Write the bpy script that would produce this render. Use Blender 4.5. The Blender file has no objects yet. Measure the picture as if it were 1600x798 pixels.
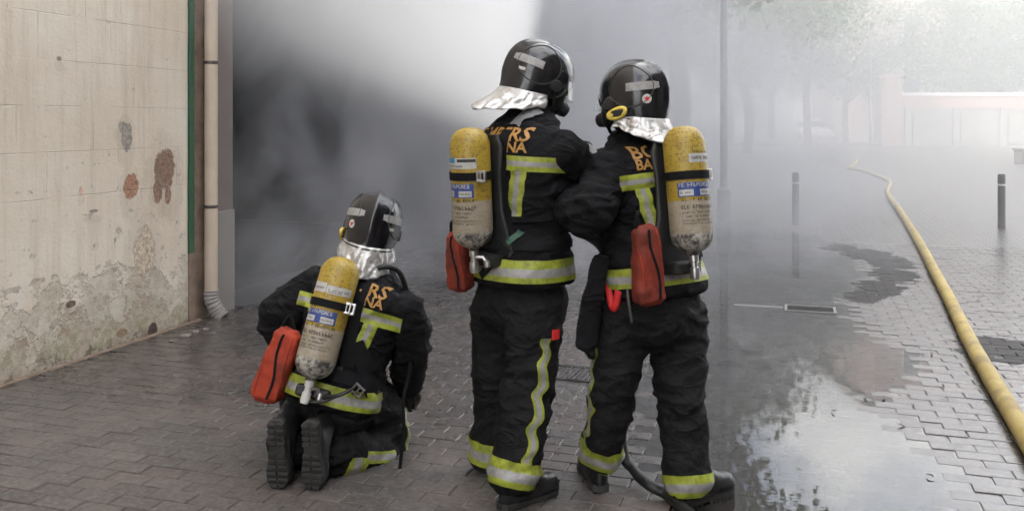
import bpy, bmesh, math, random
import numpy as np
from mathutils import Vector, Matrix, noise
from mathutils.bvhtree import BVHTree
random.seed(7); np.random.seed(7)
scn = bpy.context.scene
R = math.radians
# ---------------------------------------------------------------- camera
H, F, CX, HY = 1.57, 1400.0, 800.0, 190.0          # eye height, focal length in photo pixels, horizon row
cam = bpy.data.cameras.new('camera'); camo = bpy.data.objects.new('camera', cam)
scn.collection.objects.link(camo); scn.camera = camo
camo.location = (0, 0, H); camo.rotation_euler = (R(90), 0, 0)
cam.sensor_width = 36; cam.lens = 36 * F / 1600
cam.shift_y = -(399 - HY) / 1600
cam.clip_end = 2000; cam.clip_start = 0.05
def P(px, py, Y): return Vector(((px - CX) / F * Y, Y, H - (py - HY) / F * Y))
def G(px, py):
    Y = F * H / (py - HY); return Vector(((px - CX) / F * Y, Y, 0))
# ---------------------------------------------------------------- sky, sun, exposure
SUN_EL = R(50); SUN_DIR = Vector((0.95, 0.31, 0)).normalized()      # horizontal travel of the light
world = bpy.data.worlds.new('World'); scn.world = world; world.use_nodes = True
nt = world.node_tree; nt.nodes.clear()
out = nt.nodes.new('ShaderNodeOutputWorld'); bg = nt.nodes.new('ShaderNodeBackground')
sky = nt.nodes.new('ShaderNodeTexSky'); sky.sky_type = 'NISHITA'; sky.sun_disc = False
sky.sun_elevation = SUN_EL; sky.sun_rotation = math.atan2(-SUN_DIR.x, -SUN_DIR.y)
tc = nt.nodes.new('ShaderNodeTexCoord'); cn = nt.nodes.new('ShaderNodeTexNoise')
cn.inputs['Scale'].default_value = 3.2; cn.inputs['Detail'].default_value = 7; cn.inputs['Roughness'].default_value = .55
cr = nt.nodes.new('ShaderNodeMapRange'); cr.inputs[1].default_value = .33; cr.inputs[2].default_value = .50
mx = nt.nodes.new('ShaderNodeMix'); mx.data_type = 'RGBA'; mx.inputs[7].default_value = (9.9, 9.85, 9.8, 1)
nt.links.new(tc.outputs['Generated'], cn.inputs['Vector']); nt.links.new(cn.outputs['Fac'], cr.inputs[0])
nt.links.new(cr.outputs[0], mx.inputs[0]); nt.links.new(sky.outputs[0], mx.inputs[6])
nt.links.new(mx.outputs[2], bg.inputs[0]); nt.links.new(bg.outputs[0], out.inputs[0])
bg.inputs[1].default_value = 0.15
sl = bpy.data.lights.new('sun', 'SUN'); sl.energy = 2.5; sl.angle = R(0.5); sl.color = (1, .95, .87)
so = bpy.data.objects.new('sun', sl); scn.collection.objects.link(so); so.location = (-20, -5, 30)
ld = Vector((SUN_DIR.x * math.cos(SUN_EL), SUN_DIR.y * math.cos(SUN_EL), -math.sin(SUN_EL)))
so.rotation_euler = ld.to_track_quat('-Z', 'Y').to_euler()
vs = scn.view_settings; vs.view_transform = 'Standard'; vs.look = 'None'; vs.gamma = 1; vs.exposure = 1.7
scn.render.engine = 'CYCLES'
cy = scn.cycles
cy.use_denoising = True; cy.use_adaptive_sampling = True; cy.adaptive_threshold = .04; cy.max_bounces = 6; cy.diffuse_bounces = 2; cy.glossy_bounces = 3
cy.transmission_bounces = 4; cy.transparent_max_bounces = 12; cy.volume_bounces = 2
cy.volume_step_rate = 2.2; cy.volume_max_steps = 128; cy.sample_clamp_indirect = 6; cy.caustics_reflective = False; cy.caustics_refractive = False
# ---------------------------------------------------------------- street frame (x out from the left wall, y along it)
YAW = math.atan2(440, 1400); CW, SW = math.cos(YAW), math.sin(YAW)
W0 = Vector((-4.69, 0, 0))
SM = Matrix.Translation(W0) @ Matrix.Rotation(-YAW, 4, 'Z')
SMI = SM.inverted()
def S(x, u, z=0): return SM @ Vector((x, u, z))
def loc(p): return SMI @ Vector(p)
# ---------------------------------------------------------------- helpers
C = scn.collection
def tag(o, label=None, cat=None, group=None, kind=None):
    if label: o['label'] = label
    if cat: o['category'] = cat
    if group: o['group'] = group
    if kind: o['kind'] = kind
    return o
def empty(name, loc_=(0, 0, 0), rot=(0, 0, 0), parent=None):
    o = bpy.data.objects.new(name, None); C.objects.link(o); o.location = loc_; o.rotation_euler = rot
    o.empty_display_size = .1
    if parent: o.parent = parent
    return o
def link(name, me, mats=None, parent=None, smooth=False):
    o = bpy.data.objects.new(name, me); C.objects.link(o)
    if mats is not None and not me.materials:
        for m in (mats if isinstance(mats, (list, tuple)) else [mats]): me.materials.append(m)
    if smooth: me.polygons.foreach_set('use_smooth', [True] * len(me.polygons))
    if parent:                                       # coordinates are world coordinates: undo the parent
        o.parent = parent; o.matrix_parent_inverse = pm(parent).inverted()
    return o
def pm(o):
    m = Matrix.LocRotScale(o.location, o.rotation_euler, o.scale)
    return (pm(o.parent) @ o.matrix_parent_inverse @ m) if o.parent else m
def raw(name, verts, faces, mats=None, parent=None, smooth=False):
    me = bpy.data.meshes.new(name); me.from_pydata([tuple(v) for v in verts], [], faces); me.update()
    return link(name, me, mats, parent, smooth)
class MB:
    def __init__(s): s.v = []; s.f = []; s.m = []
    def add(s, vs_, fs, mi=0, M=None):
        n = len(s.v); s.v += [tuple(M @ Vector(v)) if M else tuple(v) for v in vs_]
        s.f += [tuple(i + n for i in f) for f in fs]; s.m += [mi] * len(fs)
    def box(s, a, b, mi=0, M=None, bev=0):
        bm = bmesh.new(); bmesh.ops.create_cube(bm, size=1)
        for v in bm.verts: v.co = Vector([(a[i] + b[i]) / 2 + v.co[i] * (b[i] - a[i]) for i in range(3)])
        if bev: bmesh.ops.bevel(bm, geom=bm.edges[:], offset=bev, segments=2, affect='EDGES', profile=.5)
        bm.verts.index_update(); s.add([v.co.copy() for v in bm.verts], [[v.index for v in f.verts] for f in bm.faces], mi, M); bm.free()
    def tube(s, pts, rad, n=10, mi=0, cap=True, M=None, sq=None):
        pts = [Vector(p) for p in pts]; k = len(pts)
        rads = rad if isinstance(rad, (list, tuple)) else [rad] * k
        t0 = (pts[1] - pts[0]).normalized(); a = t0.orthogonal().normalized(); vs_ = []
        for i in range(k):
            t = (pts[min(i + 1, k - 1)] - pts[max(i - 1, 0)]).normalized()
            a = (a - t * a.dot(t)).normalized(); b = t.cross(a)
            for j in range(n):
                an = 2 * math.pi * j / n; vs_.append(pts[i] + (a * math.cos(an) + b * math.sin(an)) * rads[i])
        fs = [(i * n + j, i * n + (j + 1) % n, (i + 1) * n + (j + 1) % n, (i + 1) * n + j) for i in range(k - 1) for j in range(n)]
        if cap: fs += [tuple(range(n))[::-1], tuple(range((k - 1) * n, k * n))]
        s.add(vs_, fs, mi, M)
    def lathe(s, prof, n=24, mi=0, M=None):                # profile of (r, z)
        k = len(prof); vs_ = [(r * math.cos(2 * math.pi * j / n), r * math.sin(2 * math.pi * j / n), z) for r, z in prof for j in range(n)]
        fs = [(i * n + j, i * n + (j + 1) % n, (i + 1) * n + (j + 1) % n, (i + 1) * n + j) for i in range(k - 1) for j in range(n)]
        fs += [tuple(range(n))[::-1], tuple(range((k - 1) * n, k * n))]
        s.add(vs_, fs, mi, M)
    def build(s, name, mats, parent=None, smooth=False, auto=None):
        o = raw(name, s.v, s.f, mats, parent, smooth or auto is not None)
        o.data.polygons.foreach_set('material_index', s.m)
        if auto is not None: o.data.set_sharp_from_angle(angle=R(auto))
        return o
def catmull(pts, n=8):
    pts = [Vector(p) for p in pts]; q = [pts[0]] + pts + [pts[-1]]; r = []
    for i in range(1, len(q) - 2):
        a, b, c, d = q[i - 1], q[i], q[i + 1], q[i + 2]
        for k in range(n):
            t = k / n
            r.append(.5 * ((2 * b) + (c - a) * t + (2 * a - 5 * b + 4 * c - d) * t * t + (3 * b - a - 3 * c + d) * t ** 3))
    return r + [pts[-1]]
# ---------------------------------------------------------------- material helpers
class NT:
    def __init__(s, name):
        s.m = bpy.data.materials.new(name); s.m.use_nodes = True; s.t = s.m.node_tree; s.t.nodes.clear()
        s.out = s.n('ShaderNodeOutputMaterial')
    def n(s, ty, **kw):
        x = s.t.nodes.new(ty)
        for k, v in kw.items(): setattr(x, k, v)
        return x
    def set(s, sock, v):
        if isinstance(v, bpy.types.NodeSocket): s.t.links.new(v, sock)
        elif v is not None:
            if sock.type == 'RGBA' and len(v) == 3: v = (*v, 1)
            sock.default_value = v
    def math(s, op, a, b=None, c=None, clamp=False):
        x = s.n('ShaderNodeMath', operation=op, use_clamp=clamp)
        for i, v in enumerate((a, b, c)):
            if v is not None: s.set(x.inputs[i], v)
        return x.outputs[0]
    def mix(s, fac, a, b, mode='MIX'):
        x = s.n('ShaderNodeMix', data_type='RGBA', blend_type=mode); s.set(x.inputs[0], fac); s.set(x.inputs[6], a); s.set(x.inputs[7], b); return x.outputs[2]
    def mixf(s, fac, a, b):
        x = s.n('ShaderNodeMix'); s.set(x.inputs[0], fac); s.set(x.inputs[2], a); s.set(x.inputs[3], b); return x.outputs[0]
    def rng(s, v, a, b, c=0., d=1., smooth=False):
        x = s.n('ShaderNodeMapRange', interpolation_type='SMOOTHSTEP' if smooth else 'LINEAR'); s.set(x.inputs[0], v)
        for i, q in enumerate((a, b, c, d)): s.set(x.inputs[i + 1], q)
        return x.outputs[0]
    def pos(s): return s.n('ShaderNodeNewGeometry').outputs['Position']
    def obj(s): return s.n('ShaderNodeTexCoord').outputs['Object']
    def street(s):                                   # position in the street frame
        x = s.n('ShaderNodeMapping', vector_type='TEXTURE'); s.set(x.inputs[0], s.pos())
        x.inputs[1].default_value = tuple(W0); x.inputs[2].default_value = (0, 0, -YAW); return x.outputs[0]
    def sep(s, v):
        x = s.n('ShaderNodeSeparateXYZ'); s.set(x.inputs[0], v); return x.outputs
    def comb(s, a, b, c):
        x = s.n('ShaderNodeCombineXYZ')
        for i, v in enumerate((a, b, c)): s.set(x.inputs[i], v)
        return x.outputs[0]
    def scale(s, v, sc):
        x = s.n('ShaderNodeMapping'); s.set(x.inputs[0], v); x.inputs[3].default_value = sc if isinstance(sc, tuple) else (sc,) * 3; return x.outputs[0]
    def noise(s, v, scale, detail=4, rough=.55, dist=0, out='Fac'):
        x = s.n('ShaderNodeTexNoise'); s.set(x.inputs['Vector'], v); x.inputs['Scale'].default_value = scale
        x.inputs['Detail'].default_value = detail; x.inputs['Roughness'].default_value = rough; x.inputs['Distortion'].default_value = dist
        return x.outputs[out]
    def vor(s, v, scale, feature='F1', out='Distance'):
        x = s.n('ShaderNodeTexVoronoi', feature=feature); s.set(x.inputs['Vector'], v); x.inputs['Scale'].default_value = scale; return x.outputs[out]
    def bump(s, h, strength=.3, dist=.01, nrm=None):
        x = s.n('ShaderNodeBump'); x.inputs['Strength'].default_value = strength; x.inputs['Distance'].default_value = dist
        s.set(x.inputs['Height'], h)
        if nrm is not None: s.set(x.inputs['Normal'], nrm)
        return x.outputs[0]
    def pbr(s, col=(.5, .5, .5), rough=.6, metal=0., nrm=None, spec=None, **kw):
        x = s.n('ShaderNodeBsdfPrincipled'); s.set(x.inputs['Base Color'], col); s.set(x.inputs['Roughness'], rough); s.set(x.inputs['Metallic'], metal)
        if nrm is not None: s.set(x.inputs['Normal'], nrm)
        if spec is not None: s.set(x.inputs['Specular IOR Level'], spec)
        for k, v in kw.items(): s.set(x.inputs[k.replace('_', ' ')], v)
        s.t.links.new(x.outputs[0], s.out.inputs[0]); return x
MATS = {}
def mat(name, col, rough=.6, metal=0., var=.25, sc=6., bump=0., bsc=60., spec=None):
    """plain surface with slight tonal and roughness variation"""
    if name in MATS: return MATS[name]
    k = NT(name); p = k.obj(); n1 = k.noise(p, sc, 5, .6)
    c = k.mix(k.rng(n1, .3, .7), tuple(x * (1 - var) for x in col), tuple(min(1, x * (1 + var)) for x in col))
    nr = k.bump(k.noise(p, bsc, 4, .6), bump, .004) if bump else None
    k.pbr(c, k.rng(n1, .3, .7, rough * .85, min(1, rough * 1.15)), metal, nr, spec); MATS[name] = k.m; return k.m
# ---------------------------------------------------------------- puddle outline (photo pixels -> ground)
SHORE = [(1075, 352), (1180, 350), (1262, 372), (1300, 394), (1338, 412), (1352, 428), (1340, 446), (1316, 466), (1312, 490), (1342, 520),
         (1375, 532), (1418, 560), (1446, 596), (1440, 606), (1400, 611), (1360, 618), (1352, 636), (1385, 652), (1420, 676), (1440, 706), (1470, 735), (1492, 765), (1505, 815),
         (1180, 850), (1080, 835), (1050, 742), (1012, 690), (985, 640), (1000, 560), (1060, 492), (1090, 420)]
SH = np.array([[G(*p).x, G(*p).y] for p in SHORE])
def shore(x, y):
    """signed distance to the puddle edge, negative inside"""
    p = np.stack([np.asarray(x, float), np.asarray(y, float)], -1)[..., None, :]
    a = SH; b = np.roll(SH, -1, 0); ab = b - a
    t = np.clip(((p - a) * ab).sum(-1) / (ab ** 2).sum(-1), 0, 1)
    d = np.sqrt((((a + t[..., None] * ab) - p) ** 2).sum(-1)).min(-1)
    py = p[..., 1]; cond = (a[:, 1] > py) != (b[:, 1] > py)
    xi = a[:, 0] + (py - a[:, 1]) / np.where(np.abs(ab[:, 1]) < 1e-9, 1e-9, ab[:, 1]) * ab[:, 0]
    ins = (np.sum(cond & (p[..., 0] < xi), -1) % 2) == 1
    return np.where(ins, -d, d)
def vnoise(x, y, s, seed=0):
    x = np.asarray(x, float); y = np.asarray(y, float)
    return np.vectorize(lambda a, b: noise.noise((a * s + seed * 7.3, b * s - seed * 3.1, seed * 1.7)))(x, y)
def ground_z(x, y):
    d = shore(x, y)
    return np.clip(d * .035, -.008, .006) + .006 + .0032 * vnoise(x, y, 1.6) + .0036 * vnoise(x, y, 4.6, 3)
WATER = 0.006
# ---------------------------------------------------------------- paving materials
BL, BW = .2, .1
def paving_material(name, joints):
    k = NT(name); s = k.street(); x, y, z = k.sep(s)
    row = k.math('FLOOR', k.math('DIVIDE', y, BW)); half = k.math('MULTIPLY', k.math('FLOORED_MODULO', row, 2.), .5)
    xx = k.math('ADD', k.math('DIVIDE', x, BL), half); col = k.math('FLOOR', xx)
    wn = k.n('ShaderNodeTexWhiteNoise', noise_dimensions='2D'); k.set(wn.inputs['Vector'], k.comb(col, row, 0.)); r1 = wn.outputs['Value']
    big = k.noise(s, .9, 5, .6); fine = k.noise(s, 45, 6, .65); mid = k.noise(s, 7, 5, .65)
    c = k.mix(r1, (.057, .050, .046), (.086, .076, .07))
    c = k.mix(k.rng(k.noise(s, 2.3, 4), .45, .65), c, (.108, .084, .073))
    c = k.mix(k.rng(fine, .45, .75, 0, .55), c, (.19, .18, .175))
    c = k.mix(k.rng(fine, .2, .42, .7, 0), c, (.05, .045, .042))
    c = k.mix(k.rng(k.vor(s, 3.1), .03, .075, .75, 0), c, (.035, .032, .03))          # spots of old dirt and gum
    wx = k.rng(k.math('ADD', x, k.math('MULTIPLY', k.math('SUBTRACT', big, .5), 2.2)), 3.9, 5.0, 0, 1, True)   # soaked side of the street
    dx = k.rng(k.math('ADD', k.math('ADD', x, k.math('MULTIPLY', y, .0)), k.math('MULTIPLY', k.math('SUBTRACT', mid, .5), .8)), 1.35, 1.0, 0, 1, True)
    foot = k.math('MULTIPLY', dx, k.rng(y, 5.2, 6.2))                                   # damp strip along the wall foot
    wet = k.math('MAXIMUM', wx, k.math('MULTIPLY', foot, .8), clamp=True)
    ud = k.rng(k.math('ADD', y, k.math('MULTIPLY', k.math('SUBTRACT', mid, .5), 1.2)), 4.9, 5.9, 0, .75, True)  # damp towards the smoke
    wet = k.math('MAXIMUM', wet, ud)
    c = k.mix(k.math('MULTIPLY', wet, .62), c, k.mix(.85, c, (.02, .017, .016)), 'MIX')
    refl_damp = None                                       # dark building reflection painted as a crescent beside the puddle; last spot damp brick
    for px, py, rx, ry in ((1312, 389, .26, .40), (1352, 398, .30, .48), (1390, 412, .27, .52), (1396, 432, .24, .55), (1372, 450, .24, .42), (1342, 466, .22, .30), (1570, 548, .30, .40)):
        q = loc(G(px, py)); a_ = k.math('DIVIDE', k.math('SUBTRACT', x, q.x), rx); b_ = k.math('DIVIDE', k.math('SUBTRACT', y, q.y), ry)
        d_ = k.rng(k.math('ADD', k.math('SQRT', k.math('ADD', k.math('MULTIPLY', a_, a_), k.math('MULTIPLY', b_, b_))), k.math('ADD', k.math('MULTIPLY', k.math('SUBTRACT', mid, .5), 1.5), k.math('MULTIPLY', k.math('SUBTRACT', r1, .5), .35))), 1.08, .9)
        refl_damp = d_ if refl_damp is None else k.math('MAXIMUM', refl_damp, d_)
    c = k.mix(k.math('MULTIPLY', refl_damp, .68), c, (.016, .0145, .015))
    if joints:
        fx = k.math('FRACT', xx); fy = k.math('FRACT', k.math('DIVIDE', y, BW))
        ex = k.math('MULTIPLY', k.math('MINIMUM', fx, k.math('SUBTRACT', 1., fx)), BL); ey = k.math('MULTIPLY', k.math('MINIMUM', fy, k.math('SUBTRACT', 1., fy)), BW)
        e = k.math('MINIMUM', ex, ey); far = k.rng(y, 13.4, 13.8); top = k.math('MULTIPLY', k.rng(e, .002, .0045), far)
        c = k.mix(top, k.mix(wet, (.10, .09, .08), (.03, .027, .025)), c)
        ro = k.mixf(top, k.mixf(k.rng(big, .42, .62), .04, .22), k.mixf(wet, .62, .3))
        nr = k.bump(k.math('MULTIPLY', top, k.math('ADD', .6, k.math('MULTIPLY', fine, .25))), .5, .006)
    else:
        ro = k.mixf(wet, k.rng(fine, .3, .7, .62, .45), k.mixf(refl_damp, k.rng(mid, .35, .65, .26, .09), .62)); nr = k.bump(k.math('ADD', fine, k.math('MULTIPLY', mid, .6)), .35, .004)
    k.pbr(c, ro, 0, nr, .9 if joints else k.mixf(refl_damp, k.mixf(wet, .45, 1.), .25)); return k.m
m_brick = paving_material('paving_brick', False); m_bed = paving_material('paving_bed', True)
# ---------------------------------------------------------------- ground: one sheet, fine near the camera
xs = np.concatenate([[-400, -150, -60, -25, -12], np.arange(-7, 10.01, .2), [13, 20, 40, 90, 200, 500]])
ys = np.concatenate([[-300, -100, -30, -8, 0], np.arange(1.8, 16.01, .2), [18, 22, 30, 45, 70, 110, 200, 400, 900]])
gx, gy = np.meshgrid(xs, ys); gz = ground_z(gx, gy) - .0045
nx = len(xs)
raw('ground', np.stack([gx, gy, gz], -1).reshape(-1, 3).tolist(),
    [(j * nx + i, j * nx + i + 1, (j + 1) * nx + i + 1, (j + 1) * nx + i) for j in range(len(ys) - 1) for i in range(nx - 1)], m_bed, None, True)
tag(bpy.data.objects['ground'], kind='structure')
# bricks: the 300 that show largest are objects, the rest one mesh
def brick_shape(l=BL - .0072, w=BW - .0052, c=.0026, d=.012):
    v = []
    for (a, b, z) in ((l / 2 - c, w / 2 - c, 0), (l / 2, w / 2, -c), (l / 2, w / 2, -d)):
        v += [(-a, -b, z), (a, -b, z), (a, b, z), (-a, b, z)]
    f = [(0, 1, 2, 3)] + [(q + 4 * r, q + 4 + 4 * r, (q + 1) % 4 + 4 + 4 * r, (q + 1) % 4 + 4 * r) for r in range(2) for q in range(4)]
    return v, [t[::-1] if i else t for i, t in enumerate(f)]
bv, bf = brick_shape()
HOLES = []                                            # rectangles in the street frame kept free for grates
def hole(pa, pb, pc, pd):
    q = [loc(G(*p)) for p in (pa, pb, pc, pd)]; a = (min(v.x for v in q), min(v.y for v in q), max(v.x for v in q), max(v.y for v in q)); HOLES.append(a); return a
g1 = hole((872, 588), (925, 578), (900, 572), (905, 598))
gc = loc(G(1266, 484)); g2 = (gc.x - .205, gc.y - .13, gc.x + .205, gc.y + .13); HOLES.append(g2)
gc = loc(G(900, 585)); g1 = (gc.x - .16, gc.y - .16, gc.x + .16, gc.y + .16); HOLES[0] = g1
cells = []
for r in range(12, 138):
    for c in range(-2, 78):
        cx, cyy = (c + .5 - .5 * (r % 2)) * BL, (r + .5) * BW
        if cx < .06 and cyy < 45: continue
        w = S(cx, cyy)
        if w.y < 1.9: continue
        px = CX + F * w.x / w.y
        if px < -700 or px > 2400: continue
        if any(a - .09 < cx < c_ + .09 and b - .045 < cyy < d + .045 for a, b, c_, d in HOLES): continue
        cells.append((cx, cyy, w))
wz = ground_z(np.array([c[2].x for c in cells]), np.array([c[2].y for c in cells]))
order = []
for i, (cx, cyy, w) in enumerate(cells):
    px = CX + F * w.x / w.y; py = HY + F * H / w.y
    order.append((0 if (-20 < px < 1620 and py < 800) else 1, w.length, i))
order.sort(); near = {o[2] for o in order[:300]}
pav = empty('pavement', tuple(S(0, 0))); tag(pav, 'grey brown brick pavement laid in running bond along the wall', 'pavement', kind='structure')
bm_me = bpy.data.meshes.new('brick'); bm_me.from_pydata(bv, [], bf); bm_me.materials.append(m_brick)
rest = MB(); first = True
for i, (cx, cyy, w) in enumerate(cells):
    M = Matrix.Translation((w.x, w.y, wz[i] + random.uniform(-.0009, .0009))) @ Matrix.Rotation(-YAW + random.gauss(0, .006), 4, 'Z') @ Matrix.Rotation(random.gauss(0, .004), 4, 'X') @ Matrix.Rotation(random.gauss(0, .003), 4, 'Y')
    if i in near:
        o = bpy.data.objects.new('brick', bm_me); C.objects.link(o); o.parent = pav; o.matrix_parent_inverse = pm(pav).inverted(); o.matrix_basis = M
    else: rest.add(bv, bf, 0, M)
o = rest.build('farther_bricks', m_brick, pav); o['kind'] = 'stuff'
# puddle: a level sheet, the bricks that stand above it break its edge
k = NT('water'); s = k.street()
bmp = k.bump(k.math('ADD', k.noise(s, 5, 3), k.math('MULTIPLY', k.noise(k.scale(s, (1, 1.6, 1)), 26, 2), .12)), .03, .012)
gl = k.n('ShaderNodeBsdfGlossy'); gl.inputs['Roughness'].default_value = .015; k.set(gl.inputs['Normal'], bmp)
tr = k.n('ShaderNodeBsdfTransparent'); tr.inputs[0].default_value = (.45, .43, .41, 1)
df = k.n('ShaderNodeBsdfDiffuse'); df.inputs[0].default_value = (.05, .046, .042, 1); mu = k.n('ShaderNodeMixShader'); mu.inputs[0].default_value = .55; k.t.links.new(tr.outputs[0], mu.inputs[1]); k.t.links.new(df.outputs[0], mu.inputs[2])
fr = k.n('ShaderNodeFresnel'); fr.inputs[0].default_value = 1.95; k.set(fr.inputs['Normal'], bmp)
ms = k.n('ShaderNodeMixShader'); k.set(ms.inputs[0], fr.outputs[0]); k.t.links.new(mu.outputs[0], ms.inputs[1]); k.t.links.new(gl.outputs[0], ms.inputs[2]); k.t.links.new(ms.outputs[0], k.out.inputs[0])
m_water = k.m
lo = SH.min(0) - .5; hi = SH.max(0) + .5
bmw = bmesh.new(); st = .15
gxx = np.arange(lo[0], hi[0], st); gyy = np.arange(lo[1], hi[1], st); grid = {}
dd = shore(*np.meshgrid(gxx, gyy, indexing='ij'))
def wv(i, j):
    if (i, j) not in grid: grid[(i, j)] = bmw.verts.new((gxx[i], gyy[j], WATER))
    return grid[(i, j)]
for i in range(len(gxx) - 1):
    for j in range(len(gyy) - 1):
        if dd[i:i + 2, j:j + 2].min() < .22: bmw.faces.new((wv(i, j), wv(i + 1, j), wv(i + 1, j + 1), wv(i, j + 1)))
me = bpy.data.meshes.new('puddle'); bmw.to_mesh(me); bmw.free()
tag(link('puddle', me, m_water), kind='structure')
# ---------------------------------------------------------------- left building with peeling plaster
k = NT('peeling_plaster'); s = k.street(); x, y, z = k.sep(s); v = k.comb(y, z, x)
def blob(k, v, cu, cz, ru, rz, rag=.35, nsc=9, seed=0.):
    """ragged patch round a point of the wall"""
    u_, z_, _ = k.sep(v)
    a = k.math('DIVIDE', k.math('SUBTRACT', u_, cu), ru); b = k.math('DIVIDE', k.math('SUBTRACT', z_, cz), rz)
    d = k.math('SQRT', k.math('ADD', k.math('MULTIPLY', a, a), k.math('MULTIPLY', b, b)))
    d = k.math('ADD', d, k.math('MULTIPLY', k.math('SUBTRACT', k.noise(k.comb(k.math('ADD', u_, seed), k.math('MULTIPLY', z_, .55), seed), nsc, 7, .82), .5), rag * 4))
    return k.rng(d, 1.0, .92)
def wallpt(px, py):
    t = 4.69 / (SW / CW - (px - CX) / F); u = t / CW; return u, H - (py - HY) / F * t
big = k.noise(v, 1.1, 6, .6); mid = k.noise(v, 5, 6, .62); fine = k.noise(v, 40, 5, .6)
c = k.mix(k.rng(big, .35, .65), (.53, .455, .37), (.61, .55, .47))
streak = k.noise(k.scale(v, (6, .5, 1)), 1.6, 5, .65)
c = k.mix(k.rng(streak, .5, .75, 0, .55), c, (.39, .32, .25))
c = k.mix(k.rng(streak, .42, .28, 0, .5), c, (.60, .575, .54))
c = k.mix(k.rng(fine, .62, .75, 0, .35), c, (.32, .27, .23))
c = k.mix(k.rng(k.noise(v, 13, 3), .66, .72, 0, .6), c, (.30, .25, .21))
lowz = k.math('ADD', z, k.math('MULTIPLY', k.math('SUBTRACT', mid, .5), 1.3))
peel = k.rng(lowz, .5, .42); c2 = k.mix(k.rng(k.noise(v, 9, 5, .7), .4, .6), (.34, .285, .225), (.48, .44, .375))
c = k.mix(k.math('MULTIPLY', peel, .8), c, c2)
peel2 = k.rng(k.math('ADD', z, k.math('MULTIPLY', k.math('SUBTRACT', k.noise(v, 3.2, 6, .7), .5), 1.5)), .26, .2)
c = k.mix(k.math('MULTIPLY', peel2, .8), c, k.mix(k.rng(k.noise(v, 16, 4), .45, .6), (.26, .20, .145), (.38, .35, .27)))
c = k.mix(k.math('MULTIPLY', k.rng(z, .3, .02), k.rng(k.noise(v, 6, 5), .45, .6, 0, .7)), c, (.22, .23, .13))       # moss at the foot
c = k.mix(k.rng(k.math('ADD', z, k.math('MULTIPLY', k.math('SUBTRACT', mid, .5), .5)), .09, .03, 0, .85), c, (.12, .09, .07))
hgt = k.math('MULTIPLY', peel, -.6)
fl = k.math('ADD', k.noise(v, 6.5, 9, .74), k.rng(z, 1.5, .1, -.05, .09)); flk = k.rng(fl, .605, .62)                  # flaked paint, denser low down
c = k.mix(k.math('MULTIPLY', flk, .75), c, k.mix(k.rng(k.noise(v, 21, 4), .42, .58), (.30, .25, .20), (.43, .37, .30))); hgt = k.math('ADD', hgt, k.math('MULTIPLY', flk, -.5))
ed = k.math('MULTIPLY', k.rng(fl, .58, .605), k.rng(fl, .62, .605)); c = k.mix(k.math('MULTIPLY', ed, .5), c, (.62, .585, .53))
drip = k.noise(k.scale(v, (14, .35, 1)), 1.3, 6, .7); c = k.mix(k.math('MULTIPLY', k.rng(drip, .56, .72), k.rng(z, .4, 2.4, .15, .6)), c, (.30, .24, .185))
hgt = k.math('ADD', hgt, k.math('MULTIPLY', peel2, -.5))
for (px, py, rx, ry, colr, seed) in ((205, 292, 12, 19, (.30, .165, .11), 1.), (257, 265, 16, 33, (.20, .13, .10), 2.), (198, 214, 8, 23, (.24, .225, .20), 3.), (246, 300, 7, 18, (.22, .14, .11), 4.),
                                     (110, 475, 8, 6, (.12, .09, .07), 5.), (146, 330, 7, 3, (.25, .22, .19), 6.), (126, 298, 3, 7, (.46, .29, .22), 7.), (92, 92, 4, 4, (.24, .20, .17), 8.),
                                     (190, 520, 9, 6, (.2, .15, .1), 11.), (238, 516, 8, 12, (.07, .05, .045), 12.), (262, 305, 5, 14, (.24, .15, .115), 15.), (192, 200, 7, 10, (.26, .24, .21), 16.), (225, 395, 16, 40, (.42, .35, .275), 13.)):
    cu, cz = wallpt(px, py); t = cu * CW
    u1 = wallpt(px + rx, py)[0] - cu
    c = k.mix(k.math('MULTIPLY', blob(k, v, cu, cz - .05, u1 * 1.9, ry * t / F * 2.1, .5, 9, seed + .5), .22), c, (.33, .27, .215))      # grime round the patch
    b = blob(k, v, cu, cz, u1, ry * t / F, .40, 13, seed)
    c = k.mix(b, c, k.mix(k.rng(k.noise(v, 34, 6, .75), .36, .62), tuple(q * .6 for q in colr), tuple(q * 1.45 for q in colr))); hgt = k.math('ADD', hgt, k.math('MULTIPLY', b, -1.))
# hairline joints of the rendered blocks
zj = k.math('ADD', k.math('DIVIDE', k.math('ADD', z, .08), .292), k.math('MULTIPLY', mid, .03)); fz = k.math('FRACT', zj)
lin = k.math('MULTIPLY', k.rng(k.math('MINIMUM', fz, k.math('SUBTRACT', 1., fz)), .012, .004), k.rng(k.noise(v, 2.2, 3), .42, .55)); rowj = k.math('FLOOR', zj)
uj = k.math('ADD', k.math('ADD', k.math('DIVIDE', y, .62), k.math('MULTIPLY', rowj, .37)), k.math('MULTIPLY', mid, .02)); fu = k.math('FRACT', uj)
lin = k.math('MAXIMUM', lin, k.math('MULTIPLY', k.rng(k.math('MINIMUM', fu, k.math('SUBTRACT', 1., fu)), .008, .002), k.rng(k.noise(v, 3.1, 3), .48, .6)))
lin = k.math('MULTIPLY', lin, k.rng(z, .8, 1.0))
c = k.mix(k.math('MULTIPLY', lin, .22), c, (.33, .28, .235))
hgt = k.math('ADD', k.math('ADD', hgt, k.math('MULTIPLY', lin, -.5)), k.math('ADD', k.math('MULTIPLY', mid, .5), k.math('MULTIPLY', fine, .18)))
k.pbr(c, .85, 0, k.bump(hgt, .55, .018), .2); m_plaster = k.m
m_green = mat('green_paint', (.007, .058, .022), .5, bump=.4, bsc=30)
m_brown = mat('rusty_render', (.17, .12, .09), .85, bump=.5, var=.4, sc=9)
m_pipe = mat('cream_pvc', (.44, .36, .28), .45, var=.12, sc=4)
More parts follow.
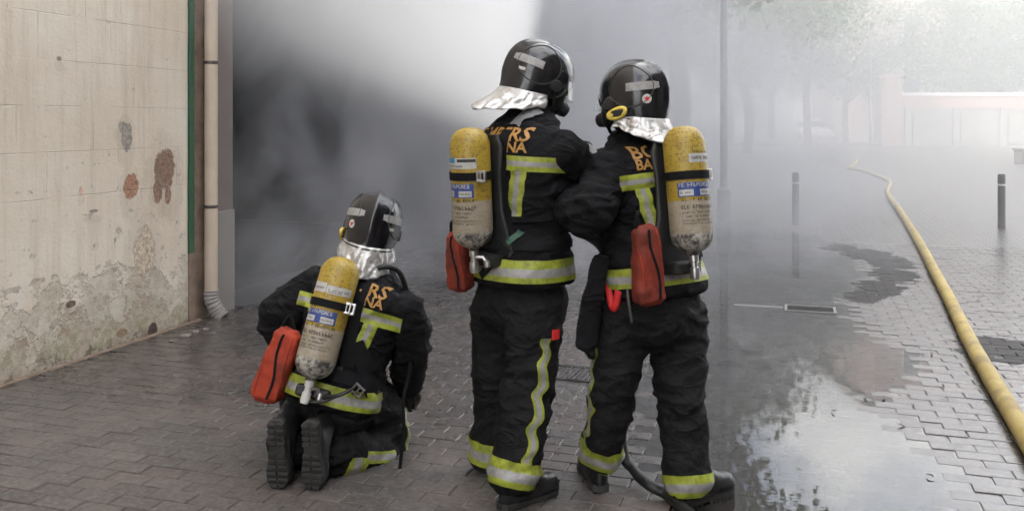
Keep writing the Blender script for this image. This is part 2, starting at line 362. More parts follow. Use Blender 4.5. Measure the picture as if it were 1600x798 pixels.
m_steel = mat('grey_steel', (.10, .09, .085), .45, .6)
m_elbow = mat('grey_rubber_pipe', (.20, .185, .175), .6)
m_pillar = mat('mauve_plaster', (.17, .14, .13), .85, bump=.35, var=.15, sc=3)
m_plinth = mat('grey_stone', (.22, .20, .19), .75, bump=.3, var=.12, sc=3)
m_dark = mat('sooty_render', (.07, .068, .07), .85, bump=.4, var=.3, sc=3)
m_facade = mat('grey_facade', (.30, .28, .26), .85, bump=.3, var=.12, sc=1)
m_glass = mat('dark_glass', (.02, .025, .03), .08, var=.1)
BH = 22.0
bld = empty('corner_building', tuple(S(0, 0)), (0, 0, -YAW)); tag(bld, 'old street building with peeling cream plaster wall and smoke filled garage doorway', 'building')
def sbox(m, a, b, mi=0, bev=0): m.box(a, b, mi, SM, bev)
m = MB(); sbox(m, (-.35, -22, -.3), (0, 7.275, BH)); m.build('plaster_wall', m_plaster, bld)
m = MB()                                              # uneven green painted edge
n = 60; vs_ = []
for i in range(n + 1):
    zz = .55 + (BH - .55) * (i / n) ** 2; a = .004 * noise.noise((zz * 9, 0, 1)); b = .005 * noise.noise((zz * 11, 3, 1))
    vs_ += [S(-.02, 7.270 + a, zz), S(.016, 7.270 + a, zz), S(.016, 7.333 + b, zz), S(-.02, 7.333 + b, zz)]
m.add(vs_, [(4 * i + q, 4 * i + (q + 1) % 4, 4 * i + 4 + (q + 1) % 4, 4 * i + 4 + q) for i in range(n) for q in range(4)]); m.build('green_edge_strip', m_green, bld)
m = MB(); sbox(m, (-.3, 7.2755, -.2), (.008, 7.348, .549), 0); m.build('broken_edge', m_brown, bld)
m = MB(); sbox(m, (-.3, 7.349, -.2), (-.012, 7.62, BH - .01)); m.build('recess', m_brown, bld)
pipe = MB(); pu = 7.50
pipe.tube([S(.045, pu, z_) for z_ in (.20, 3, 6, 10, BH - 1)], .052, 20); po = pipe.build('drainpipe', m_pipe, bld, auto=40)
for z_ in (wallpt(321, 322)[1], wallpt(321, 98)[1], 5.2, 9.):
    b = MB(); b.lathe([(.056, -.012), (.058, -.008), (.058, .008), (.056, .012)], 20, 0, Matrix.Translation(S(.045, pu, z_))); b.tube([S(.0, pu, z_), S(-.03, pu, z_)], .008, 6)
    o = b.build('bracket', m_steel, po, auto=40)
e = MB(); pts = catmull([S(.045, pu, .23), S(.05, pu, .15), S(.09, pu + .02, .06), S(.14, pu + .03, .012)], 9)
e.tube(pts, [.056 + (.006 if i % 3 == 1 else 0) for i in range(len(pts))], 18); e.build('pipe_shoe', m_elbow, po, auto=50)
m = MB(); sbox(m, (-.4, 7.622, .84), (-.004, 7.86, BH - .02)); m.build('pillar', m_pillar, bld)
m = MB(); sbox(m, (-.42, 7.618, -.2), (.012, 7.868, .838), 0, .006); m.build('plinth', m_plinth, bld)
DU0, DU1, DH = 7.87, 13.4, 3.9
m = MB(); sbox(m, (-.4, DU0, DH), (-.006, DU1, BH - .03)); m.build('lintel_wall', m_facade, bld)
m = MB(); sbox(m, (-.4, DU1, -.2), (-.002, 36.6, BH - .04)); m.build('far_facade', m_facade, bld)
m = MB(); sbox(m, (-7, -22, BH - .0), (.25, 36.8, BH + .3)); m.build('roof_slab', m_plinth, bld)
m = MB(); sbox(m, (-7, 36.3, -.2), (-.4, 36.6, BH - .05)); m.build('end_wall', m_facade, bld)
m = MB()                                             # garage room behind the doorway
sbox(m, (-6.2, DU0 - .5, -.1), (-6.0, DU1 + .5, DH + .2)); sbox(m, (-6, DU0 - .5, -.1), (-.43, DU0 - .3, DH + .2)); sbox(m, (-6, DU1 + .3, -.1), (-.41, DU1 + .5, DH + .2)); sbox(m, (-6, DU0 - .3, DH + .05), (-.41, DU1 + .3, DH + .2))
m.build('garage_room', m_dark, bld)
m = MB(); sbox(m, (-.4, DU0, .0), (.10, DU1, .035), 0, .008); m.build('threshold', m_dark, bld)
m = MB(); sbox(m, (.004, 2.0, .0), (.035, 7.40, .022), 0, .008); m.build('skirting', m_brown, bld)
for j, (u0, z0, w, h) in enumerate([(14.6, 1.0, 1.3, 1.6), (17.2, 0.05, 1.2, 2.3), (23.5, 1., 1.4, 1.6), (27, 1., 1.4, 1.6), (31, .05, 1.2, 2.3)] + [(u, z, 1.2, 1.9) for z in (5.6, 9.2, 12.8) for u in (9.2, 12.2, 15.2, 18.2, 21.2, 24.2, 27.2, 30.2, 33.2)]):
    f = MB(); sbox(f, (-.05, u0 - .06, z0 - .06), (.03, u0 + w + .06, z0 + h + .06)); fo = f.build('window_frame', m_plinth, bld)
    g = MB(); sbox(g, (.02, u0, z0), (.034, u0 + w, z0 + h)); g.build('pane', m_glass, fo)
# projecting sign seen through the smoke
p0 = loc(P(900, 54, 19.2)); sg = MB(); sbox(sg, (p0.x - .37, p0.y - .06, p0.z - .37), (p0.x + .37, p0.y + .06, p0.z + .37), 0, .02)
sbox(sg, (-.02, p0.y - .02, p0.z + .1), (p0.x - .36, p0.y + .02, p0.z + .14)); sbox(sg, (-.02, p0.y - .02, p0.z - .14), (p0.x - .36, p0.y + .02, p0.z - .1))
tag(sg.build('projecting_sign', m_steel), 'plain dark square sign projecting from the facade, dim behind the smoke', 'sign')
ob = empty('skylight_blocker', tuple(S(9.6, 0)), (0, 0, -YAW)); tag(ob, 'low grey unseen building added beside the viewpoint to hold back skylight', 'building')  # out-of-view building added to cut the skylight on the foreground
m = MB(); sbox(m, (9.6, -26, -.3), (19, 9.0, 9.)); m.build('wall', m_facade, ob)
m = MB(); sbox(m, (9.3, -26.2, 9.0), (19.2, 9.2, 9.4)); m.build('roof', m_plinth, ob)
for u0 in range(-22, 8, 4):
    for z0 in (1.2, 4.8):
        f = MB(); sbox(f, (9.57, u0 - .06, z0 - .06), (9.65, u0 + 1.36, z0 + 2.06)); fo = f.build('window_frame', m_plinth, ob)
        g = MB(); sbox(g, (9.562, u0, z0), (9.60, u0 + 1.3, z0 + 2.)); g.build('pane', m_glass, fo)
# ---------------------------------------------------------------- grates
m_iron = mat('cast_iron', (.045, .042, .042), .4, .5, bump=.3); m_kerb = mat('pale_frame', (.17, .165, .16), .45, bump=.2)
def grate(r, bars, along, label, frame):
    a, b, c_, d = r; g = empty('drain_grate', tuple(S((a + c_) / 2, (b + d) / 2))); tag(g, label, 'grate')
    zz = .012
    m = MB()
    for q in ((a, b, c_, b + .022), (a, d - .022, c_, d), (a, b + .0225, a + .022, d - .0225), (c_ - .022, b + .0225, c_, d - .0225)): sbox(m, (q[0], q[1], -.03), (q[2], q[3], zz))
    m.build('frame', frame, g)
    for i in range(bars):
        m = MB(); t = (i + .5) / bars
        if along: yy = b + .03 + (d - b - .06) * t; sbox(m, (a + .0225, yy - .005, -.03), (c_ - .0225, yy + .005, zz - .003))
        else: xx = a + .03 + (c_ - a - .06) * t; sbox(m, (xx - .006, b + .0225, -.03), (xx + .006, d - .0225, zz - .003))
        m.build('bar', m_iron, g)
grate(g1, 9, False, 'small square iron drain grate in the brick paving behind the standing firefighters', m_iron)
grate(g2, 5, True, 'long dark drain grate in a pale frame at the puddle', m_kerb)
m = MB(); y2 = (g2[1] + g2[3]) / 2
sbox(m, (loc(G(1085, 484)).x + .3, y2 - .03, -.03), (g2[0] - .01, y2 + .03, WATER + .003), 0, .003); tag(m.build('gutter_edge', m_kerb), 'thin pale gutter strip leading through the puddle to the long grate', 'gutter')
# ---------------------------------------------------------------- bollards, lamp post
m_boll = mat('bollard_iron', (.06, .058, .06), .5, .2, bump=.2); m_ring = mat('bollard_ring', (.55, .55, .55), .35, .4)
def bollard(p, h, label, r=.052):
    e_ = empty('bollard', tuple(p)); tag(e_, label, 'bollard', None)
    T = Matrix.Translation(p)
    m = MB(); m.lathe([(r * 1.02, 0), (r, .02), (r, h - .17)], 24, 0, T); m.build('post', m_boll, e_, auto=40)
    m = MB(); m.lathe([(r * .82, h - .17), (r * .82, h - .145)], 24, 0, T); m.build('ring', m_ring, e_, auto=40)
    m = MB(); m.lathe([(r, h - .145), (r * 1.03, h - .10), (r * 1.0, h - .02), (r * .85, h)], 24, 0, T); m.build('head', m_boll, e_, auto=40)
b1 = G(1565, 357); b1.z = .0; bollard(b1, .80, 'dark iron bollard with pale neck ring, clear of the smoke beside the yellow hose')
b2 = G(1243, 352); b2.z = -.0; bollard(b2, .80, 'faint grey bollard standing in the puddle inside the smoke')
m_lamp = mat('lamp_post_paint', (.16, .17, .165), .5)
lp = G(1131, 346); e_ = empty('lamp_post', tuple(lp)); tag(e_, 'thin tall lamp post rising out of the smoke beside the puddle', 'lamp post')
m = MB(); m.lathe([(.11, 0), (.11, .5), (.06, .55), (.055, 3), (.045, 8.5)], 16, 0, Matrix.Translation(lp)); m.build('post', m_lamp, e_, auto=40)
m = MB(); m.tube(catmull([lp + Vector((0, 0, 8.4)), lp + Vector((.3, -.1, 8.9)), lp + Vector((1.1, -.3, 9.0))], 6), .035, 8); m.build('arm', m_lamp, e_, True)
m = MB(); m.box((.9, -.42, 8.93), (1.5, -.22, 9.06), 0, Matrix.Translation(lp), .03); m.build('lamp_head', m_lamp, e_)
# ---------------------------------------------------------------- far side of the square: boundary wall, gate pillar, pink building
m_pink = mat('pink_render', (.34, .225, .195), .85, bump=.2, var=.1, sc=.8); m_pale = mat('pale_panel', (.25, .225, .205), .85, bump=.2, var=.12, sc=1.2)
m_coping = mat('coping_stone', (.55, .5, .46), .8)
YW = F * H / 38.0
def fx(px, Y=YW): return (px - CX) / F * Y
def fz(py, Y=YW): return H - (py - HY) / F * Y
wl = empty('boundary_wall', (fx(1500), YW, 0)); tag(wl, 'long boundary wall with pink top band and pale panels across the square', 'wall')
xe = [1408] + [1418 + 74 * i for i in range(9)]
m = MB(); m.box((fx(1408), YW, 0), (fx(2100), YW + .3, fz(170))); m.build('panel_base', m_pale, wl)
m = MB(); m.box((fx(1408), YW - .06, fz(170)), (fx(2100), YW + .3, fz(150))); m.build('top_band', m_pink, wl)
m = MB(); m.box((fx(1406), YW - .12, fz(150)), (fx(2102), YW + .36, fz(145))); m.build('coping', m_coping, wl)
m_pil = mat('pilaster_dark', (.27, .24, .225), .85)
for i in range(9):
    m = MB(); m.box((fx(1413 + 75 * i), YW - .14, 0), (fx(1421 + 75 * i), YW - .001, fz(166))); m.build('pilaster', m_pil, wl)
    if i < 8:
        m = MB(); m.box((fx(1425 + 75 * i), YW - .05, .15), (fx(1484 + 75 * i), YW - .001, fz(176))); m.build('panel', m_pale, wl)
gp = MB(); gp.box((fx(1380), YW - .5, 0), (fx(1403), YW + .3, fz(122)), 0, None, .03); gp.box((fx(1377), YW - .6, fz(122)), (fx(1406), YW + .4, fz(116)), 0, None, .03)
tag(gp.build('gate_pillar', m_pink), 'square pink gate pillar at the end of the boundary wall', 'pillar')
pb = empty('pink_building', (fx(1480, 70), 70, 0)); tag(pb, 'tall pink building behind the boundary wall and tree', 'building')
x0, x1 = fx(1366, 68), fx(1640, 68)
m = MB(); m.box((x0, 68, 0), (x1, 82, 20)); m.build('wall', m_pink, pb)
m = MB(); m.box((x0 - .4, 67.6, 20), (x1 + .4, 82.4, 20.5)); m.build('roof', m_coping, pb)
for i in range(4):
    for j in range(4):
        X = x0 + 2.2 + i * 3.2; Z = 3.6 + j * 4
        f = MB(); f.box((X - .08, 67.93, Z - .08), (X + 1.28, 68.05, Z + 1.98)); fo = f.build('window', m_coping, pb)
        g = MB(); g.box((X, 67.9, Z), (X + 1.2, 67.95, Z + 1.9)); g.build('pane', m_glass, fo)
wb = empty('white_building', (fx(1300, 105), 105, 0)); tag(wb, 'white block of flats with balconies at the far end of the street', 'building')
m_white = mat('white_render', (.62, .61, .6), .8)
m = MB(); m.box((fx(1180, 105), 105, 0), (fx(1362, 105), 117, 24)); m.build('wall', m_white, wb)
for j in range(6):
    m = MB(); m.box((fx(1310, 105), 103.6, 3.2 + j * 3.3), (fx(1360, 105), 104.99, 4.3 + j * 3.3)); m.build('balcony', m_white, wb)
    for i in range(4):
        X = fx(1190 + 42 * i, 105); m = MB(); m.box((X, 104.9, 4.4 + j * 3.3), (X + 1.5, 104.98, 6.2 + j * 3.3)); m.build('window', m_glass, wb)
# ---------------------------------------------------------------- cloth and gear materials
def ridge(k, p, sc, st, dist):
    """crisp crease pattern"""
    q = k.scale(p, (1, 1, st)); a = k.math('ABSOLUTE', k.math('SUBTRACT', k.noise(q, sc, 2, .5, dist), .5)); b = k.math('ABSOLUTE', k.math('SUBTRACT', k.noise(q, sc * 2.3, 2, .5, dist), .5))
    return k.math('SUBTRACT', 1., k.math('ADD', k.math('MULTIPLY', k.math('POWER', a, .7), 1.3), k.math('MULTIPLY', k.math('POWER', b, .7), .3)))
k = NT('turnout_cloth'); p = k.obj(); n1 = k.noise(p, 5, 5, .6); wv_ = k.n('ShaderNodeTexWave'); k.set(wv_.inputs[0], p); wv_.inputs['Scale'].default_value = 160
c = k.mix(k.rng(n1, .3, .7), (.004, .004, .0055), (.010, .0097, .0112)); c = k.mix(k.rng(k.noise(p, 22, 5, .7), .55, .8, 0, .5), c, (.022, .021, .02))
x_ = k.pbr(c, k.rng(n1, .3, .7, .7, .9), 0, k.bump(k.math('ADD', k.math('MULTIPLY', k.noise(p, 70, 4, .6), .12), k.math('ADD', ridge(k, p, 5.5, 1.5, .7), k.math('MULTIPLY', wv_.outputs['Fac'], .02))), .7, .045), .18); m_cloth = k.m
k = NT('trouser_cloth'); p = k.obj(); n1 = k.noise(p, 4, 5, .6)
c = k.mix(k.rng(n1, .3, .7), (.006, .0059, .0067), (.0125, .012, .0125)); c = k.mix(k.rng(k.noise(p, 18, 5, .7), .55, .8, 0, .5), c, (.024, .0225, .0215))
k.pbr(c, .8, 0, k.bump(k.math('ADD', k.math('MULTIPLY', k.noise(p, 60, 4, .65), .12), ridge(k, p, 4.2, 1.6, .7)), .62, .05), .18); m_trouser = k.m
m_web = mat('black_webbing', (.008, .008, .009), .85, bump=.4, bsc=120, spec=.15)
m_rubber = mat('black_rubber', (.014, .014, .014), .5, bump=.3, bsc=40)
m_sole = mat('sole_rubber', (.028, .026, .025), .8, var=.4, sc=20, bump=.6, bsc=50)
m_boot = mat('boot_leather', (.015, .015, .016), .38, var=.3, bump=.25, bsc=50)
m_glove = mat('glove_leather', (.05, .043, .036), .7, bump=.3)
m_skin = mat('skin', (.45, .27, .2), .5)
def tape_mat(name, col, rough, dirt):
    k = NT(name); p = k.obj(); d = k.rng(k.noise(p, 17, 7, .75), .44, .68, 0, dirt)
    k.pbr(k.mix(d, col, tuple(q * .35 for q in col)), rough, 0, k.bump(k.noise(p, 90, 3), .3, .002), .5); return k.m
m_lime = tape_mat('lime_tape', (.31, .35, .035), .55, .95); m_silver = tape_mat('silver_tape', (.30, .29, .28), .4, .75)
m_letter = tape_mat('amber_letter', (.42, .215, .05), .6, .55)
m_metal = mat('worn_metal', (.42, .41, .40), .32, .9); m_white = mat('white_plastic', (.5, .49, .46), .5, var=.15, sc=12)
m_alu = None
k = NT('aluminised_fabric'); p = k.obj(); k.pbr(k.mix(k.rng(k.noise(p, 12, 6, .7), .5, .72, 0, .8), (.52, .51, .50), (.21, .16, .13)), k.rng(k.noise(p, 20, 4), .3, .7, .32, .52), .6, k.bump(k.math('ADD', k.math('MULTIPLY', k.vor(p, 30), .5), ridge(k, p, 12, 1., .8)), .5, .012)); m_alu = k.m
k = NT('helmet_shell'); p = k.obj(); sc_ = k.noise(p, 30, 6, .7)
k.pbr(k.mix(k.rng(sc_, .6, .8, 0, .5), (.007, .007, .009), (.05, .05, .05)), k.rng(sc_, .35, .75, .12, .3), 0, None, .5, Coat_Weight=.25, Coat_Roughness=.06); m_helm = k.m
k = NT('clear_visor'); gl = k.n('ShaderNodeBsdfGlossy'); gl.inputs['Roughness'].default_value = .08; tr = k.n('ShaderNodeBsdfTransparent'); df = k.n('ShaderNodeBsdfDiffuse'); df.inputs[0].default_value = (.75, .76, .78, 1)
tr.inputs[0].default_value = (.9, .92, .93, 1)
m1 = k.n('ShaderNodeMixShader'); m1.inputs[0].default_value = .22; k.t.links.new(tr.outputs[0], m1.inputs[1]); k.t.links.new(df.outputs[0], m1.inputs[2])
m2 = k.n('ShaderNodeMixShader'); m2.inputs[0].default_value = .2; k.t.links.new(m1.outputs[0], m2.inputs[1]); k.t.links.new(gl.outputs[0], m2.inputs[2]); k.t.links.new(m2.outputs[0], k.out.inputs[0]); m_visor = k.m
m_yel = mat('yellow_plastic', (.70, .52, .09), .45, var=.2, sc=20)
m_redbag = None
k = NT('red_bag_fabric'); p = k.obj(); k.pbr(k.mix(k.rng(k.noise(p, 9, 6, .7), .42, .7, 0, .85), (.36, .042, .018), (.10, .022, .015)), .75, 0, k.bump(k.math('ADD', k.noise(p, 9, 3), k.math('MULTIPLY', k.noise(p, 120, 3), .2)), .5, .01), .3); m_redbag = k.m
k = NT('dark_red_bag_fabric'); p = k.obj(); k.pbr(k.mix(k.rng(k.noise(p, 9, 6, .7), .4, .68, 0, .9), (.235, .034, .018), (.06, .018, .013)), .75, 0, k.bump(k.math('ADD', k.noise(p, 9, 3), k.math('MULTIPLY', k.noise(p, 120, 3), .2)), .5, .01), .3); m_redbag2 = k.m
m_red = mat('red_strap', (.55, .02, .02), .6)
# ---------------------------------------------------------------- shape helpers
def loft(mb, rings, n=28, e=2.4):
    """rings: (centre, half axis vector a, half axis vector b)"""
    vs_ = []
    for c, a, b in rings:
        for j in range(n):
            t = 2 * math.pi * j / n; co, si = math.cos(t), math.sin(t)
            vs_.append(c + a * (math.copysign(abs(co) ** (2 / e), co)) + b * (math.copysign(abs(si) ** (2 / e), si)))
    k_ = len(rings)
    fs = [(i * n + j, i * n + (j + 1) % n, (i + 1) * n + (j + 1) % n, (i + 1) * n + j) for i in range(k_ - 1) for j in range(n)]
    fs += [tuple(range(n))[::-1], tuple(range((k_ - 1) * n, k_ * n))]
    mb.add(vs_, fs)
def limb(mb, pts, rads, n=18, sub=5):
    """tapered round limb with rounded ends through the given joints"""
    pts = [Vector(p) for p in pts]; cp = catmull(pts, sub); cr = [v.x for v in catmull([(r, 0, 0) for r in rads], sub)]
    def ends(p, d, r): return [(p + d * r * .55 * q, r * math.sqrt(max(.02, 1 - q * q))) for q in (.5, .85, 1)]
    a = ends(cp[0], (cp[0] - cp[1]).normalized(), cr[0])[::-1]; b = ends(cp[-1], (cp[-1] - cp[-2]).normalized(), cr[-1])
    mb.tube([q[0] for q in a] + cp + [q[0] for q in b], [q[1] for q in a] + cr + [q[1] for q in b], n)
def fuse(mb, vox, it=6, fac=.5):
    """one continuous skin round overlapping closed pieces"""
    bm = bmesh.new(); vs_ = [bm.verts.new(v) for v in mb.v]
    for f in mb.f:
        try: bm.faces.new([vs_[i] for i in f])
        except ValueError: pass
    bmesh.ops.recalc_face_normals(bm, faces=bm.faces)
    me = bpy.data.meshes.new('tmp'); bm.to_mesh(me); bm.free()
    o = bpy.data.objects.new('tmp', me); C.objects.link(o)
    md = o.modifiers.new('r', 'REMESH'); md.mode = 'VOXEL'; md.voxel_size = vox; md.use_smooth_shade = True
    if it: sm_ = o.modifiers.new('s', 'SMOOTH'); sm_.factor = fac; sm_.iterations = it
    dg = bpy.context.evaluated_depsgraph_get(); res = bpy.data.meshes.new_from_object(o.evaluated_get(dg))
    bpy.data.objects.remove(o); bpy.data.meshes.remove(me); return res
def wrinkle(me, joints, amp=1., seed=0, soft=.18):
    """cloth folds, deepest round the joints"""
    n = len(me.vertices); co = np.empty(n * 3); me.vertices.foreach_get('co', co); co = co.reshape(-1, 3)
    no = np.array([v.normal[:] for v in me.vertices]); J = np.array([tuple(j) for j in joints])
    w = .55 + .9 * np.exp(-((np.linalg.norm(co[:, None] - J[None], axis=-1) / soft) ** 2)).max(1)
    out_ = np.empty(n)
    for i, (x, y, z) in enumerate(co.tolist()):
        wx = noise.noise((x * 4 + seed, y * 4, z * 4)) * .5
        a = 1 - 2.2 * abs(noise.noise((x * 4.5 + wx, y * 4.5 + seed, z * 13 + wx * 3)))
        b = 1 - 2.0 * abs(noise.noise((x * 10 - seed + wx, y * 10, z * 22 + 4 * wx + seed)))
        c_ = noise.noise((x * 6, y * 6 + seed, z * 5))
        out_[i] = .0115 * a * abs(a) ** .4 + .0065 * b * abs(b) ** .3 + .011 * c_
    co = co + no * (out_ * w * amp)[:, None]; me.vertices.foreach_set('co', co.reshape(-1)); me.update()
def bvh(me): return BVHTree.FromPolygons([v.co.copy() for v in me.vertices], [tuple(p.vertices) for p in me.polygons])
def stick(tree, pt, d, off, fall=None):
    """where a ray from pt along d meets the surface, lifted by off"""
    d = d.normalized(); h = tree.ray_cast(pt, d, 3.)
    if h[0] is None: return fall
    n = h[1] if h[1].dot(d) < 0 else -h[1]
    return h[0] + (n * .5 - d * .5).normalized() * off
def strip(tree, path, widths, off=.004, nw=6, bands=None, mats=None, name='tape', parent=None, thick=.0015):
    """ribbon pressed on a surface: path = [(ray origin, ray direction, across vector)]"""
    vs_, ok = [], []
    for o_, d, ac in path:
        for j in range(nw + 1):
            q = stick(tree, o_ + ac * ((j / nw - .5)), d, off); vs_.append(q)
    n = nw + 1; fs, ms = [], []
    for i in range(len(path) - 1):
        for j in range(nw):
            q = (i * n + j, i * n + j + 1, (i + 1) * n + j + 1, (i + 1) * n + j)
            if any(vs_[t] is None for t in q): continue
            if max((vs_[q[a]] - vs_[q[(a + 1) % 4]]).length for a in range(4)) > .15: continue
            fs.append(q); t = (j + .5) / nw; ms.append(1 if bands and bands[0] < t < bands[1] else 0)
    vs_ = [v if v else Vector((0, 0, 0)) for v in vs_]
    bm = bmesh.new(); bv_ = [bm.verts.new(v) for v in vs_]
    for f, m_ in zip(fs, ms): bm.faces.new([bv_[t] for t in f]).material_index = m_
    bmesh.ops.delete(bm, geom=[v for v in bm.verts if not v.link_faces], context='VERTS')
    seen, best = set(), []
    for v0 in bm.verts:
        if v0 in seen: continue
        st_, grp = [v0], []; seen.add(v0)
        while st_:
            v_ = st_.pop(); grp.append(v_)
            for e_ in v_.link_edges:
                w_ = e_.other_vert(v_)
                if w_ not in seen: seen.add(w_); st_.append(w_)
        if len(grp) > len(best): best = grp
    keep = set(best); bmesh.ops.delete(bm, geom=[v for v in bm.verts if v not in keep], context='VERTS')
    me = bpy.data.meshes.new(name); bm.to_mesh(me); bm.free()
    return link(name, me, mats or [m_lime, m_silver], parent, True)
def ring(tree, c, ax, ref, width, rad=.5, off=.004, a0=0, a1=360, n=56, bands=(.3, .7), mats=None, name='tape', parent=None, tilt=0):
    ax = ax.normalized(); ref = (ref - ax * ref.dot(ax)).normalized(); sd = ax.cross(ref); path = []
    for i in range(n + 1):
        t = R(a0 + (a1 - a0) * i / n); d = ref * math.cos(t) + sd * math.sin(t)
        path.append((c + d * rad + ax * tilt * math.cos(t), -d, ax * width))
    return strip(tree, path, None, off, 8, bands, mats, name, parent)
def decal(tree, me, M, d, off=.004):
    """press a flat mesh (local xy) along d on the surface"""
    bm = bmesh.new(); bm.from_mesh(me); bmesh.ops.triangulate(bm, faces=bm.faces[:])
    for _ in range(4):
        le = [e for e in bm.edges if e.calc_length() > .011]
        if not le: break
        bmesh.ops.subdivide_edges(bm, edges=le, cuts=1); bmesh.ops.triangulate(bm, faces=bm.faces[:])
    bad = []
    for v in bm.verts:
        q = stick(tree, M @ v.co, d, off)
        if q is None: bad.append(v)
        else: v.co = q
    if bad: bmesh.ops.delete(bm, geom=bad, context='VERTS')
    bm.to_mesh(me); bm.free(); me.update(); return me
def text_mesh(s, size, bold=.0):
    cu = bpy.data.curves.new('t', 'FONT'); cu.body = s; cu.size = size; cu.align_x = 'CENTER'; cu.offset = bold; cu.resolution_u = 2
    o = bpy.data.objects.new('t', cu); C.objects.link(o); dg = bpy.context.evaluated_depsgraph_get(); me = bpy.data.meshes.new_from_object(o.evaluated_get(dg))
    bpy.data.objects.remove(o); bpy.data.curves.remove(cu); return me
def basis(yaw, lean=0, roll=0):
    """right, forward, up of a body: yaw to the right of +Y, lean forward, roll to its right"""
    M = Matrix.Rotation(-R(yaw), 3, 'Z') @ Matrix.Rotation(R(roll), 3, 'Y') @ Matrix.Rotation(-R(lean), 3, 'X')
    return M @ Vector((1, 0, 0)), M @ Vector((0, 1, 0)), M @ Vector((0, 0, 1))
def frame(r, f, u, o): return Matrix(((r.x, f.x, u.x, o.x), (r.y, f.y, u.y, o.y), (r.z, f.z, u.z, o.z), (0, 0, 0, 1)))
